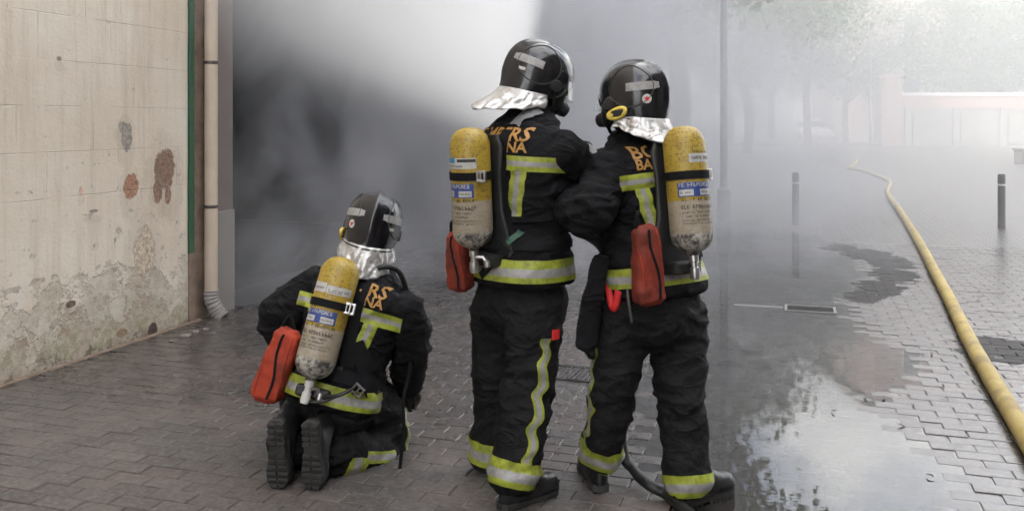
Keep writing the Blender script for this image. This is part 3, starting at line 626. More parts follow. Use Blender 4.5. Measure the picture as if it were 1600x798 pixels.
# ---------------------------------------------------------------- helmet
def helmet(root, M, flare, drop, lamp=True, seed=0):
    rx, ry, top = .130, .154, .141
    def surf(phi, s):                                   # phi 0 = front, s 0 crown .. 1 rim
        cz = math.cos(phi); rim = -.075 - .045 * (1 - cz) / 2 + .075 * max(0, cz) ** 3
        if s < .6: a = s / .6 * math.pi / 2; z = top * math.cos(a) ** .9; g = math.sin(a) ** .82
        else: q = (s - .6) / .4; z = rim * q; g = 1 - .10 * q * q + (.05 * max(0, -cz) * q ** 3)
        x, y = math.sin(phi) * rx * g, math.cos(phi) * ry * g
        if y < 0: y *= 1.03
        rdg = .013 * math.exp(-(x / .017) ** 2) * min(1, (1 - max(0, s - .72) / .2)) if s < .92 else 0
        l = Vector((x, y, max(z, 0))); l = l.normalized() if l.length > 0 else Vector((0, 0, 1))
        return Vector((x, y, z)) + l * rdg
    n, m = 72, 30; vs_ = [M @ surf(2 * math.pi * j / n, max(i, .02) / m) for i in range(m + 1) for j in range(n)]
    vs_ += [M @ (surf(2 * math.pi * j / n, i / m) * .93) for i in (m,) for j in range(n)]
    fs = [(i * n + j, (i + 1) * n + j, (i + 1) * n + (j + 1) % n, i * n + (j + 1) % n) for i in range(m + 1) for j in range(n)] + [tuple(range(n))]
    h = raw('helmet', vs_, fs, m_helm, root, True)
    tree = bvh(h.data)
    # rim bead
    b = MB(); b.tube([M @ (surf(2 * math.pi * j / 60, 1)) for j in range(61)], .0045, 8); b.build('rim', m_rubber, h, True)
    def pd(x, y, z): return M @ Vector((x, y, z))
    R3 = M.to_3x3()
    for sgn in (-1, 1):                                 # grey reflective bars on the rear quarters
        path = []
        for i in range(15):
            t = R(180 - sgn * (16 + 58 * i / 14)); d = Vector((math.sin(t), math.cos(t), 0)); w = .034 if i > 1 else .026
            path.append((M @ (d * .4 + Vector((0, 0, .036 - .0006 * i))), R3 @ -d, R3 @ Vector((0, 0, w))))
        strip(tree, path, None, .0022, 3, None, [m_silver], 'reflective_bar', h)
        pts = []                                        # oval edge of the outer shade over the side
        for i in range(33):
            t = 2 * math.pi * i / 32; a = R(112 + 42 * math.cos(t)); z = .034 + .088 * math.sin(t); d = Vector((sgn * math.sin(a), math.cos(a), 0))
            q = stick(tree, M @ (d * .4 + Vector((0, 0, z))), R3 @ -d, .0005)
            if q: pts.append(q)
        e_ = MB(); e_.tube(pts, .0028, 6); e_.build('shade_edge', m_rubber, h, True)
    for sgn, rr, mm in ((-1, .0195, m_white), (-1, .0085, m_red)):
        bm = bmesh.new(); bmesh.ops.create_circle(bm, cap_ends=True, segments=20, radius=rr); me = bpy.data.meshes.new('crest'); bm.to_mesh(me); bm.free()
        t = R(180 + sgn * -38); d = Vector((math.sin(t), math.cos(t), 0)); a = Vector((math.cos(t), -math.sin(t), 0))
        Md = frame(R3 @ a, R3 @ Vector((0, 0, 1)), R3 @ d, M @ (d * .4 + Vector((0, 0, -.022))))
        link('crest', decal(tree, me, Md, R3 @ -d, .0022 if rr > .015 else .0032), mm, h)
    t = R(142); d = Vector((math.sin(t), math.cos(t), 0)); ac = Vector((math.cos(t), -math.sin(t), 0))
    strip(tree, [(M @ (d * .4 + ac * (.016 - .032 * i / 4) + Vector((0, 0, -.012))), R3 @ -d, R3 @ Vector((0, 0, .013))) for i in range(5)], None, .0022, 2, None, [m_white], 'sticker', h)
    # side pods and front
    for sgn in (-1, 1):
        b = MB(); b.lathe([(.0, -.012), (.026, -.012), (.03, 0), (.024, .014), (0, .016)], 18, 0, M @ Matrix.Translation((sgn * .122, .045, -.035)) @ Matrix.Rotation(sgn * R(90), 4, 'Y')); b.build('visor_pivot', m_rubber, h, auto=40)
        b = MB(); b.tube([M @ Vector((sgn * .118, .05, -.05)), M @ Vector((sgn * .105, .075, -.12)), M @ Vector((sgn * .06, .085, -.155))], .008, 6); b.build('chin_strap', m_web, h, True)
    if lamp:
        pts = [M @ Vector((-.131 - .003 * math.cos(2 * t), .005 + .042 * math.cos(t), -.078 + .019 * math.sin(t) - .010 * math.cos(t))) for t in [2 * math.pi * i / 26 for i in range(27)]]
        b = MB(); b.tube(pts, .0085, 8, cap=False); b.build('ear_ring', m_yel, h, True)
        b = MB(); b.box((-.138, -.03, -.095), (-.10, .045, -.062), 0, M, .008); b.build('ear_block', m_rubber, h)
        b = MB(); b.lathe([(0, -.006), (.008, -.006), (.008, .006), (0, .007)], 10, 0, M @ Matrix.Translation((-.138, .028, -.086)) @ Matrix.Rotation(R(90), 4, 'Y')); b.build('ear_button', m_yel, h)
    # raised clear visor and the breathing mask under it
    vs_ = []
    for i in range(7):
        for j in range(19):
            t = R(-50 + 100 * j / 18); q = i / 6
            vs_.append(M @ Vector((math.sin(t) * (.131 + .010 * q), math.cos(t) * (.160 + .028 * q), .012 - .075 * q)))
    raw('visor', vs_, [(i * 19 + j, i * 19 + j + 1, (i + 1) * 19 + j + 1, (i + 1) * 19 + j) for i in range(6) for j in range(18)], m_visor, h, True)
    # aluminised neck curtain
    n2, rows = 64, 14; vs_ = []
    for i in range(rows + 1):
        q = i / rows
        for j in range(n2 + 1):
            phi = R(78 + 204 * j / n2); b_ = surf(phi, .97); back = max(0, -math.cos(phi))
            fold = math.sin(phi * 17 + seed + 1.3 * noise.noise((phi * 3, seed, 0))) * .006 * q + .022 * noise.noise((phi * 5, q * 2.5, seed)) * q + .012 * noise.noise((phi * 11, q * 5, seed)) * q
            rad = 1 + (flare * (.35 + .65 * back) * q ** 1.2 + fold) / .13
            vs_.append(M @ Vector((b_.x * rad, b_.y * rad, b_.z + .006 - drop * (.45 + .55 * back) * q + .012 * noise.noise((phi * 5, 1, seed)) * q)))
    fs = [(i * (n2 + 1) + j, i * (n2 + 1) + j + 1, (i + 1) * (n2 + 1) + j + 1, (i + 1) * (n2 + 1) + j) for i in range(rows) for j in range(n2)]
    o = raw('neck_curtain', vs_, fs, m_alu, h, True); md = o.modifiers.new('thick', 'SOLIDIFY'); md.thickness = .003
    return h
def head(root, M):
    """masked face inside the helmet, part of the wearer"""
    b = MB(); cs = [(-.155, .045, .05, .02), (-.13, .062, .075, .03), (-.09, .075, .09, .025), (-.03, .085, .10, .01), (.03, .088, .105, 0), (.09, .075, .09, 0), (.125, .03, .04, 0)]
    loft(b, [(M @ Vector((0, dy, z)), M.to_3x3() @ Vector((a, 0, 0)), M.to_3x3() @ Vector((0, bb, 0))) for z, a, bb, dy in cs], 20, 2.1); b.build('hood', m_cloth, root, True)
    b = MB(); cs = [(-.135, .03, .02, .115), (-.115, .05, .035, .115), (-.07, .066, .04, .105), (-.02, .072, .04, .10), (.03, .072, .035, .095), (.05, .06, .02, .09)]
    loft(b, [(M @ Vector((0, dy, z)), M.to_3x3() @ Vector((a, 0, 0)), M.to_3x3() @ Vector((0, bb, 0))) for z, a, bb, dy in cs], 20, 2.3); fm = b.build('face_mask', m_rubber, root, True)
    b = MB(); b.lathe([(.0, 0), (.032, 0), (.034, .03), (.028, .05), (0, .055)], 18, 0, M @ Matrix.Translation((0, .13, -.095)) @ Matrix.Rotation(R(-100), 4, 'X')); b.build('demand_valve', m_rubber, fm, auto=40)
    b = MB()
    loft(b, [(M @ Vector((0, .143 - abs(z + .01) * .2, z)), M.to_3x3() @ Vector((a, 0, 0)), M.to_3x3() @ Vector((0, .004, 0))) for z, a in ((-.05, .035), (-.04, .055), (-.01, .06), (.02, .055), (.03, .035))], 16, 2.6); b.build('eye_lens', m_glass, fm, True)
# ---------------------------------------------------------------- boots and gloves
SOLE = [(-.036, .012), (-.039, .05), (-.036, .10), (-.036, .14), (-.045, .19), (-.052, .225), (-.05, .262), (-.036, .29), (-.012, .303), (.012, .302), (.034, .286), (.046, .258), (.047, .22), (.040, .18), (.034, .14), (.036, .10), (.038, .05), (.034, .012), (.018, -.002), (-.018, -.002)]
def boot(root, M, shaft=.26):
    mb = MB(); n = len(SOLE); Rm = M.to_3x3()
    lv = [(0, .94), (.006, 1.02), (.026, 1.03), (.032, 1.0)]
    vs_ = [M @ Vector((x * s_, .15 + (y - .15) * (1 + (s_ - 1) * .4), z)) for z, s_ in lv for x, y in SOLE]
    fs = [(i * n + j, i * n + (j + 1) % n, (i + 1) * n + (j + 1) % n, (i + 1) * n + j) for i in range(3) for j in range(n)] + [tuple(range(n))[::-1], tuple(range(3 * n, 4 * n))]
    mb.add(vs_, fs)
    for i in range(11):                                # tread
        y = .01 + i * .0265
        if .105 < y < .14: continue
        w = .036 + .012 * math.exp(-((y - .235) / .05) ** 2)
        if y > .27: w *= .72
        for s_ in (-1, 1):
            mb.box((min(s_ * .004, s_ * w), y, -.009), (max(s_ * .004, s_ * w), y + .017, .002), 0, M, .002)
    so_ = mb.build('boot', m_sole, root, auto=35)
    b = MB()
    rg = [(.028, .047, .152, .150), (.05, .050, .150, .148), (.075, .047, .138, .138), (.10, .044, .11, .112), (.13, .046, .078, .078), (.155, .05, .066, .06), (shaft, .054, .07, .057)]
    loft(b, [(M @ Vector((0, dy, z)), Rm @ Vector((a, 0, 0)), Rm @ Vector((0, bb, 0))) for z, a, bb, dy in rg], 26, 2.2)
    me = fuse(b, .007, 3); u = link('upper', me, m_boot, so_, True)
    b = MB(); loft(b, [(M @ Vector((0, .225, z)), Rm @ Vector((a, 0, 0)), Rm @ Vector((0, bb, 0))) for z, a, bb in ((.03, .052, .083), (.055, .052, .082), (.075, .043, .07), (.088, .03, .05))], 22, 2.2); b.build('toe_cap', m_boot, so_, True)
    return so_
def glove(root, wrist, d, palm, curl=1.):
    """gloved hand: d along the hand, palm = direction the palm faces"""
    d = d.normalized(); palm = (palm - d * palm.dot(d)).normalized(); sd = d.cross(palm); b = MB()
    loft(b, [(wrist + d * t, sd * a, palm * c_) for t, a, c_ in ((-.06, .042, .036), (-.02, .038, .03), (.03, .046, .024), (.075, .05, .022), (.095, .045, .018))], 18, 2.5)
    for i, l in enumerate((.068, .078, .073, .058)):
        o_ = wrist + d * (.088 - .004 * abs(i - 1.3)) + sd * ((i - 1.5) * .0245); pts = [o_ - d * .02]
        a = 0; q = o_
        pts.append(q)
        for sg in (.45, .32, .26):
            a += R(48) * curl; q = q + (d * math.cos(a) + palm * math.sin(a)) * l * sg * 1.15; pts.append(q)
        limb(b, pts, [.0125, .0125, .0118, .011, .0095], 10, 3)
    t0 = wrist + d * .025 - sd * .04; limb(b, [t0 + sd * .015, t0 - sd * .018 + d * .02 + palm * .015, t0 - sd * .012 + d * .05 + palm * .035, t0 + sd * .006 + d * .066 + palm * .05], [.015, .0145, .013, .011], 10, 3)
    return link('glove', fuse(b, .004, 2), m_glove, root, True)
# ---------------------------------------------------------------- breathing apparatus
def cyl_mat(name, cut):
    k = NT(name); p = k.obj(); x, y, z = k.sep(p); n1 = k.noise(p, 75, 6, .75); n2 = k.noise(p, 16, 6, .75); n3 = k.noise(p, 28, 6, .75)
    ye = k.mix(k.rng(n1, .35, .65), (.29, .19, .016), (.44, .315, .04)); ye = k.mix(k.rng(n1, .53, .60, 0, .9), ye, (.12, .065, .012)); ye = k.mix(k.rng(n2, .5, .66, 0, .7), ye, (.20, .115, .022))
    cr_ = k.mix(k.rng(n2, .35, .65), (.37, .32, .25), (.29, .24, .17)); cr_ = k.mix(k.rng(n1, .57, .66, 0, .7), cr_, (.15, .10, .06))
    gr = k.mix(k.rng(n3, .42, .56), (.42, .39, .34), (.035, .032, .03)); gr = k.mix(k.rng(n1, .55, .65, 0, .7), gr, (.5, .48, .43))
    zz = k.math('ADD', z, k.math('MULTIPLY', k.math('SUBTRACT', n3, .5), .02))
    scf = k.noise(k.scale(p, (1, 1, 5)), 22, 7, .8); ye = k.mix(k.rng(scf, .56, .64, 0, .75), ye, (.09, .055, .02)); cr_ = k.mix(k.rng(scf, .55, .64, 0, .7), cr_, (.12, .085, .05))
    c = k.mix(k.rng(zz, cut, cut - .006), ye, cr_); c = k.mix(k.rng(zz, cut - .125, cut - .14), c, gr)
    k.pbr(c, k.rng(n1, .3, .7, .32, .6), 0, k.bump(n1, .3, .002), .5); return k.m
m_cyl = cyl_mat('painted_cylinder', -.045)
m_blue = tape_mat('blue_label', (.03, .06, .22), .4, .5); m_cyan = tape_mat('cyan_label', (.03, .25, .42), .4, .4); m_lab = tape_mat('white_label', (.48, .47, .45), .45, .5); m_ink = tape_mat('dark_ink', (.04, .035, .03), .6, .2)
m_green2 = tape_mat('green_tab', (.03, .09, .06), .6, .3)
def open_buckle(root, M, w, h, mt):
    b = MB(); t = .0055; w /= 2; h /= 2
    for a, c_ in (((-w, -t, -h), (w, t, -h + 2 * t)), ((-w, -t, h - 2 * t), (w, t, h)), ((-w, -t * .9, -h + 2 * t + .0002), (-w + 2 * t, t * .9, h - 2 * t - .0002)), ((w - 2 * t, -t * .9, -h + 2 * t + .0002), (w, t * .9, h - 2 * t - .0002)), ((-t * .7, -t * 1.4, -h + .001), (t * .7, t * .2, h - .001))): b.box(a, c_, 0, M, .0015)
    fr = fuse(b, .0022, 1); return link('buckle', fr, mt, root, True)
def cylinder(label, top, bot, away, spin, kind, rad=.082):
    """upside-down air cylinder from dome top to valve; away = direction from the wearer's back"""
    ax = (top - bot).normalized(); L = (top - bot).length; c0 = (top + bot) / 2
    out_ = (away - ax * away.dot(ax)).normalized(); sd = ax.cross(out_)
    root = empty('breathing_apparatus', tuple(bot)); tag(root, label, 'air cylinder')
    M = frame(sd, -out_, ax, c0)        # local: x right seen from behind, -y outwards, z up
    h = L / 2; pr = [(0.0, h), (.03, h - .003), (.055, h - .014), (.072, h - .034), (rad, h - .066), (rad, 0), (rad, -h + .07), (rad * .94, -h + .042), (rad * .74, -h + .018), (rad * .45, -h + .003), (.024, -h), (.022, -h - .012), (0, -h - .012)]
    b = MB(); b.lathe(pr[::-1], 40); me = bpy.data.meshes.new('cylinder'); me.from_pydata(b.v, [], b.f); me.materials.append(m_cyl)
    co = bpy.data.objects.new('cylinder', me); C.objects.link(co); me.polygons.foreach_set('use_smooth', [True] * len(me.polygons)); co.parent = root; co.matrix_parent_inverse = pm(root).inverted(); co.matrix_basis = M
    def patch(name, a0, a1, z0, z1, m_, off=.0012, par=co):    # curved label; angle 0 = straight back, + = to the right
        n = max(3, int(abs(a1 - a0) / 6)); vs_ = []
        for zz in (z0, z1):
            for i in range(n + 1):
                t = R(spin + a0 + (a1 - a0) * i / n); vs_.append(M @ Vector((math.sin(t) * (rad + off), -math.cos(t) * (rad + off), zz)))
        return raw(name, vs_, [(i, i + 1, n + 2 + i, n + 1 + i) for i in range(n)], m_, par, True)
    def marks(size, a0, a1, z_, m_, off=.0024, seed=1):      # worn print, no longer readable: a row of letter-like strokes
        rr = random.Random(seed + int(a0 * 7) + int(z_ * 900)); b_ = MB(); a = a0; st = size * 57 / rad
        def q(x0, x1, y0, y1):
            t = [R(spin + v) for v in (x0, x1)]; rd = rad + off
            b_.add([M @ Vector((math.sin(tt) * rd, -math.cos(tt) * rd, z_ + yy)) for tt, yy in ((t[0], y0), (t[1], y0), (t[1], y1), (t[0], y1))], [(0, 1, 2, 3)])
        while a < a1 - st * .5:
            w = st * rr.uniform(.45, .7)
            if rr.random() > .14:
                q(a, a + st * .16, 0, size)
                for yy in rr.sample((0, .42, .84), rr.choice((1, 2, 2, 3))): q(a, a + w, yy * size, (yy + .16) * size)
                if rr.random() > .45: q(a + w - st * .16, a + w, rr.choice((0, .4)) * size, rr.choice((.55, 1)) * size)
            a += w + st * .22
        return b_.build('print', m_, co)
    if kind == 'B':
        patch('label', -75, 52, .083, .127, m_lab); patch('label', -75, -12, .107, .1265, m_cyan, .002); patch('label', -4, 50, .110, .122, m_ink, .002); marks(.007, -70, 20, .09, m_ink)
    elif kind == 'C': patch('label', -25, 58, .10, .135, m_lab); marks(.010, -15, 50, .137, m_ink); marks(.012, -18, 50, .112, m_ink)
    else: patch('label', -62, -10, .094, .135, m_lab); patch('label', -8, 70, .094, .128, m_lab); marks(.008, -2, 62, .106, m_ink); marks(.008, -56, -16, .108, m_ink); marks(.006, -2, 40, .098, m_ink)
    patch('label', -62, 42, -.034, .022, m_blue); marks(.015, -58, 38, .0045, m_lab)
    for a0 in (-58, -2): patch('label', a0, a0 + 38, -.030, -.006, m_lab, .002); marks(.008, a0 + 3, a0 + 34, -.022, m_ink, .003)
    marks(.012, -50, 45, -.051, m_ink, seed=4)
    for i in range(5): marks((.015, .008, .008, .006, .006)[i], -55, 50 - 12 * (i % 3), (-.082, -.1, -.116, -.13, -.142)[i], m_ink, seed=i + 9)
    strp = patch('strap', -170, 190, .035, .068, m_web, .005)
    bk = open_buckle(root, M @ Matrix.Translation((.098, -.03, .052)) @ Matrix.Rotation(R(12), 4, 'Z'), .046, .05, m_metal)
    b = MB(); b.lathe([(0, 0), (.02, 0), (.02, -.028), (.014, -.03), (.014, -.05), (.019, -.053), (.021, -.085), (.017, -.098), (0, -.1)], 18, 0, M @ Matrix.Translation((0, 0, -h - .008))); b.build('valve', m_metal if kind != 'A' else m_white, root, auto=35)
    b = MB(); b.tube([M @ Vector((0, 0, -h - .04)), M @ Vector((.035, .02, -h - .04)), M @ Vector((.05, .03, -h - .07))], .011, 10); b.lathe([(0, -.01), (.017, -.01), (.017, .018), (0, .018)], 12, 0, M @ Matrix.Translation((.05, .03, -h - .07))); b.build('valve_outlet', m_metal, root, auto=35)
    # moulded back plate, reducer and hoses
    b = MB(); loft(b, [(M @ Vector((0, rad + .02, z_)), M.to_3x3() @ Vector((a, 0, 0)), M.to_3x3() @ Vector((0, .014, 0))) for z_, a in ((-h - .07, .10), (-h - .02, .13), (-.1, .075), (.05, .07), (.16, .085), (.21, .06))], 20, 3); b.build('back_plate', m_rubber, root, auto=50)
    b = MB(); b.box((-.07, .03, -h - .085), (.08, .12, -h - .035), 0, M, .012); b.build('pressure_reducer', m_rubber, root)
    return root, M
def pouch(name, M, w, d, h, label, cat, mt, seam=True, taper=.16):
    root = empty(name, tuple(M @ Vector((0, 0, h / 2)))); tag(root, label, cat)
    b = MB(); Rm = M.to_3x3(); rg = []
    for q in (-1, -.96, -.85, -.6, -.2, .2, .6, .85, .96, 1):
        e_ = max(.62, (1 - abs(q) ** 14) ** .5 if abs(q) < 1 else .6); tp = 1 - taper * (q + 1) / 2; bul = 1 + .10 * math.cos(q * 2.)
        rg.append((M @ Vector((.012 * math.sin(q * 2.2), 0, q * h / 2)), Rm @ Vector((w / 2 * e_ * tp, 0, 0)), Rm @ Vector((0, d / 2 * e_ * tp * bul, 0))))
    loft(b, rg, 32, 4.5); me = fuse(b, .006, 2)
    for v in me.vertices: v.co += v.normal * (.006 * noise.noise(v.co * 14) + .004 * noise.noise(v.co * 30))
    me.update(); o = link('bag_body', me, mt, root, True); tree = bvh(me)
    if seam:
        path = [(M @ Vector((.012 + .01 * math.sin(i * .3), -.5, -h * .42 + h * .86 * i / 20)), Rm @ Vector((0, 1, 0)), Rm @ Vector((.012, 0, 0))) for i in range(21)]
        strip(tree, path, None, .003, 2, None, [m_web], 'zip', root)
        for s_ in (-1, 1):
            pp = [stick(tree, M @ Vector((s_ * w * .36, -.5, -h * .44 + h * .88 * i / 20)), Rm @ Vector((0, 1, 0)), .001) for i in range(21)]
            b = MB(); b.tube([q for q in pp if q], .003, 6); b.build('piping', m_redbag, root, True)
    b = MB(); b.tube(catmull([M @ Vector((-w * .2, 0, h * .47)), M @ Vector((-w * .05, .0, h * .66)), M @ Vector((w * .2, .02, h * .47))], 5), .008, 8); b.build('loop', m_web, root, True)
    return root
# ---------------------------------------------------------------- three firefighters
def back_gear(tree, T, r, f, u, root, tt, side=(-1, 1)):
    """reflective T pieces and lettering on the back; tt = height of the T bar over the hem"""
    for s_ in side:
        path = [(T(s_ * (.045 + .205 * i / 14), -.7, tt - .012 * i / 14), f, u * .062) for i in range(15)]
        strip(tree, path, None, .004, 6, (.3, .68), None, 'reflective_bar', root)
        path = [(T(s_ * (.140 - .03 * i / 12), -.7, tt - .034 - .19 * i / 12), f, r * .058) for i in range(13)]
        strip(tree, path, None, .004, 6, (.3, .68), None, 'reflective_stem', root)
    for s_, size, dt in (('BOMBERS', .078, .086), ('BARCELONA', .060, .040)):
        me = text_mesh(s_, size, .0016)
        hw = max(abs(v.co.x) for v in me.vertices)
        for v in me.vertices: v.co.x *= .168 / hw
        decal(tree, me, frame(r, u, -f, T(0, -.7, tt + dt)), f, .006); link('lettering', me, m_letter, root)
def harness(tree, T, r, f, u, root, top, waist, belt_c, tilt=0):
    """shoulder straps down the back and a waist belt"""
    for s_ in (-1, 1):
        path = [(T(s_ * (.064 + .025 * (i / 18) - .012 * math.sin(math.pi * i / 18)), -.7, top - (top - waist) * i / 18), f, r * .056) for i in range(19)]
        strip(tree, path, None, .009, 4, None, [m_web], 'shoulder_strap', root)
    ring(tree, belt_c, u, -f, .05, .6, .009, 0, 360, 60, None, [m_web], 'waist_belt', root)
def leg_tapes(tree, ank, kneep, hip, outer, root, w=.098, up=.03, stripe=True, stripe_top=.25, wob=.012, seed=0):
    ax = (kneep - ank).normalized()
    ring(tree, ank + ax * up, ax, outer, w, .17, .005, 0, 360, 56, (.28, .66), None, 'cuff_band', root)
    if stripe:
        path = []
        for i in range(41):
            q = i / 40; p_ = ank + ax * (up + w * .5) if q == 0 else None
            c_ = catmull([ank + ax * (up + w * .45), kneep, kneep + (hip - kneep) * stripe_top], 20)[i]
            w_ = wob * math.sin(i * .75 + seed) + wob * .8 * noise.noise((i * .33, seed, 0)); tn = ax.cross(outer).normalized()
            path.append((c_ + outer * .4 + tn * w_, -outer, tn * .046))
        strip(tree, path, None, .004, 4, (.35, .65), None, 'side_stripe', root)
def person(name_pt, label):
    root = empty('person', tuple(name_pt)); tag(root, label, 'person'); return root
def body(root, parts):
    """the wearer under the clothes: one continuous skin"""
    b = MB()
    for kind, *a in parts:
        if kind == 'loft': loft(b, *a)
        else: limb(b, *a)
    link('body', fuse(b, .014, 4), m_skin, root, True)
def dress(root, torso_rings, arms, arm_r, legs, leg_r, hips, seed, jj, lj):
    jb = MB(); loft(jb, torso_rings)
    for a, rr in zip(arms, arm_r): limb(jb, a, rr)
    jm = fuse(jb, .0105, 5); wrinkle(jm, jj, 1.0, seed); jo = link('jacket', jm, m_cloth, root, True)
    tb = MB(); loft(tb, hips)
    for a, rr in zip(legs, leg_r): limb(tb, a, rr)
    tm = fuse(tb, .0105, 5); wrinkle(tm, lj, 1.0, seed + 5, .2); to = link('trousers', tm, m_trouser, root, True)
    bp = [('loft', [(c, a * .8, b * .78) for c, a, b in torso_rings])] + [('loft', [(c, a * .8, b * .8) for c, a, b in hips])]
    bp += [('limb', a, [q * .66 for q in rr]) for a, rr in zip(arms, arm_r)] + [('limb', a, [q * .66 for q in rr]) for a, rr in zip(legs, leg_r)]
    body(root, bp)
    return bvh(jm), bvh(tm)
def boot_at(root, heel, yaw, pitch=0, roll=0, shaft=.17):
    return boot(root, Matrix.Translation(heel) @ Matrix.Rotation(-R(yaw), 4, 'Z') @ Matrix.Rotation(R(pitch), 4, 'X') @ Matrix.Rotation(R(roll), 4, 'Y'), shaft)
GZ = .012                                             # walking level of the bricks
# ---- firefighter with the cylinder on the left of the picture, looking up to the right
r, f, u = basis(47, 1, 0); O = P(815, 432, 3.87)
T = lambda s, d, t: O + r * s + f * d + u * t
rootB = person((O.x, O.y, GZ), 'standing firefighter in black suit, head turned aside with silver neck curtain sticking out')
RG = lambda lst: [(T(s, d, t), r * a, f * b) for t, a, b, d, s in lst]
tor = RG([(-.012, .222, .185, 0, 0), (.0, .236, .20, 0, 0), (.08, .228, .192, 0, 0), (.19, .20, .165, 0, 0), (.30, .203, .162, -.005, 0), (.42, .218, .168, -.01, 0), (.52, .222, .164, -.012, 0), (.59, .205, .150, -.014, 0), (.645, .165, .130, 0, 0), (.685, .12, .105, .025, 0), (.72, .088, .09, .045, 0), (.735, .08, .08, .047, 0)])
sR, sL = T(.195, .0, .545), T(-.195, .0, .545)
aR = [sR, P(928, 262, 3.90), P(985, 262, 4.16)]; aL = [sL, T(-.23, .2, .33), T(-.06, .42, .42)]
hR, kR, nR = P(838, 480, 3.77), P(824, 612, 3.70), P(799, 748, 3.62)
hL, kL, nL = P(776, 478, 3.97), P(776, 600, 3.99), P(768, 712, 4.02)
hips = [(T(0, 0, t), r * a, f * b) for t, a, b in ((.10, .17, .14), (0, .19, .155), (-.10, .20, .165), (-.17, .185, .15), (-.23, .12, .10))]
tj, tt_ = dress(rootB, tor, [aR, aL], [[.092, .082, .072], [.092, .082, .07]], [[hR, kR, nR], [hL, kL, nL]], [[.118, .102, .092], [.115, .096, .085]], hips, 1.3,
                [T(0, 0, .19), aR[1], aL[1], sR], [kR, kL, nR, nL, T(0, 0, -.2)])
back_gear(tj, T, r, f, u, rootB, .50)
ring(tj, T(0, 0, .055), u, -f, .092, .6, .005, 0, 360, 72, (.27, .62), None, 'hem_band', rootB)
harness(tj, T, r, f, u, rootB, .63, .2, T(0, 0, .165))
strip(tj, [(T(-.02 + .2 * i / 16, -.7, .02 + .20 * i / 16), f, (r * .7 - u * .7) * .036) for i in range(17)], None, .011, 3, None, [m_web], 'webbing', rootB)
strip(tj, [(T(.105 + .04 * i / 6, -.7, .165 + .055 * i / 6), f, (r * .8 - u * .58) * .024) for i in range(7)], None, .021, 2, None, [m_green2], 'strap_tab', rootB)
q = stick(tj, T(.035, -.7, .078), f, .026); open_buckle(rootB, frame(r, f, u, q) @ Matrix.Rotation(R(-42), 4, 'Y'), .05, .04, m_steel)
strip(tj, [(T(.085 + .012 * i / 10, -.13 + .13 * i / 10, 1.2), -u, r * .058) for i in range(11)], None, .013, 3, None, [m_pad := mat('grey_pad', (.16, .16, .165), .6)], 'shoulder_pad', rootB)
leg_tapes(tt_, nR, kR, hR, (r * .96 - f * .28).normalized(), rootB, seed=2, stripe_top=.72)
leg_tapes(tt_, nL, kL, hL, -r, rootB, up=.045, stripe=False)
q = stick(tt_, kR + (hR - kR) * .74 + r * .4, -r, .008); b = MB(); b.box((-.02, -.006, -.022), (.02, .006, .022), 0, frame(f, r, u, q), .004); b.build('red_tab', m_red, rootB)
q = stick(tt_, kR + (hR - kR) * .62 + (r * .7 - f * .7) * .4, -(r * .7 - f * .7), .006)
path = [(kR + (hR - kR) * .80 + (r * math.cos(R(a)) - f * math.sin(R(a))) * .4, -(r * math.cos(R(a)) - f * math.sin(R(a))), u * .065) for a in range(-20, 62, 6)]
strip(tt_, path, None, .011, 4, None, [m_trouser], 'pocket_flap', rootB)
boot_at(rootB, Vector((nR.x - .045, nR.y - .035, GZ)), 50); boot_at(rootB, Vector((nL.x - .03, nL.y - .05, GZ)), 30)
# shoulder flag patch
me = bpy.data.meshes.new('patch'); me.from_pydata([(-.03, -.02, 0), (.03, -.02, 0), (.03, .02, 0), (-.03, .02, 0)], [], [(0, 1, 2, 3)])
ad = (aR[1] - aR[0]).normalized(); od = Vector((.25, -.75, .6)).normalized(); od = (od - ad * od.dot(ad)).normalized()
link('shoulder_patch', decal(tj, me, frame(ad, od.cross(ad), od, aR[0] + ad * .135 + od * .4), -od, .004), m_lab, rootB)
mH = Matrix.Translation(P(842, 118, 3.93)) @ Matrix.Rotation(-R(70), 4, 'Z') @ Matrix.Rotation(R(-20), 4, 'X') @ Matrix.Rotation(R(2), 4, 'Y')
helmet(rootB, mH, .075, .135, True, 1.); head(rootB, mH)
wR = aR[2] - aR[1]; glove(rootB, aR[2] + wR.normalized() * .03, wR, Vector((-.2, .3, -.8))); wL = aL[2] - aL[1]; glove(rootB, aL[2] + wL.normalized() * .03, wL, Vector((.3, .3, -.8)))
tkB, MBc = cylinder('yellow and cream air cylinder with cyan label on the back of the firefighter looking aside', P(733, 199, 3.66), P(740, 386, 3.68), -f, 14, 'B', .083)
pouch('red_bag', frame(*basis(40, -6, -6), P(718, 408, 3.80)), .115, .085, .26, 'dark red mask bag half hidden behind the cylinder with cyan label', 'bag', m_redbag2)
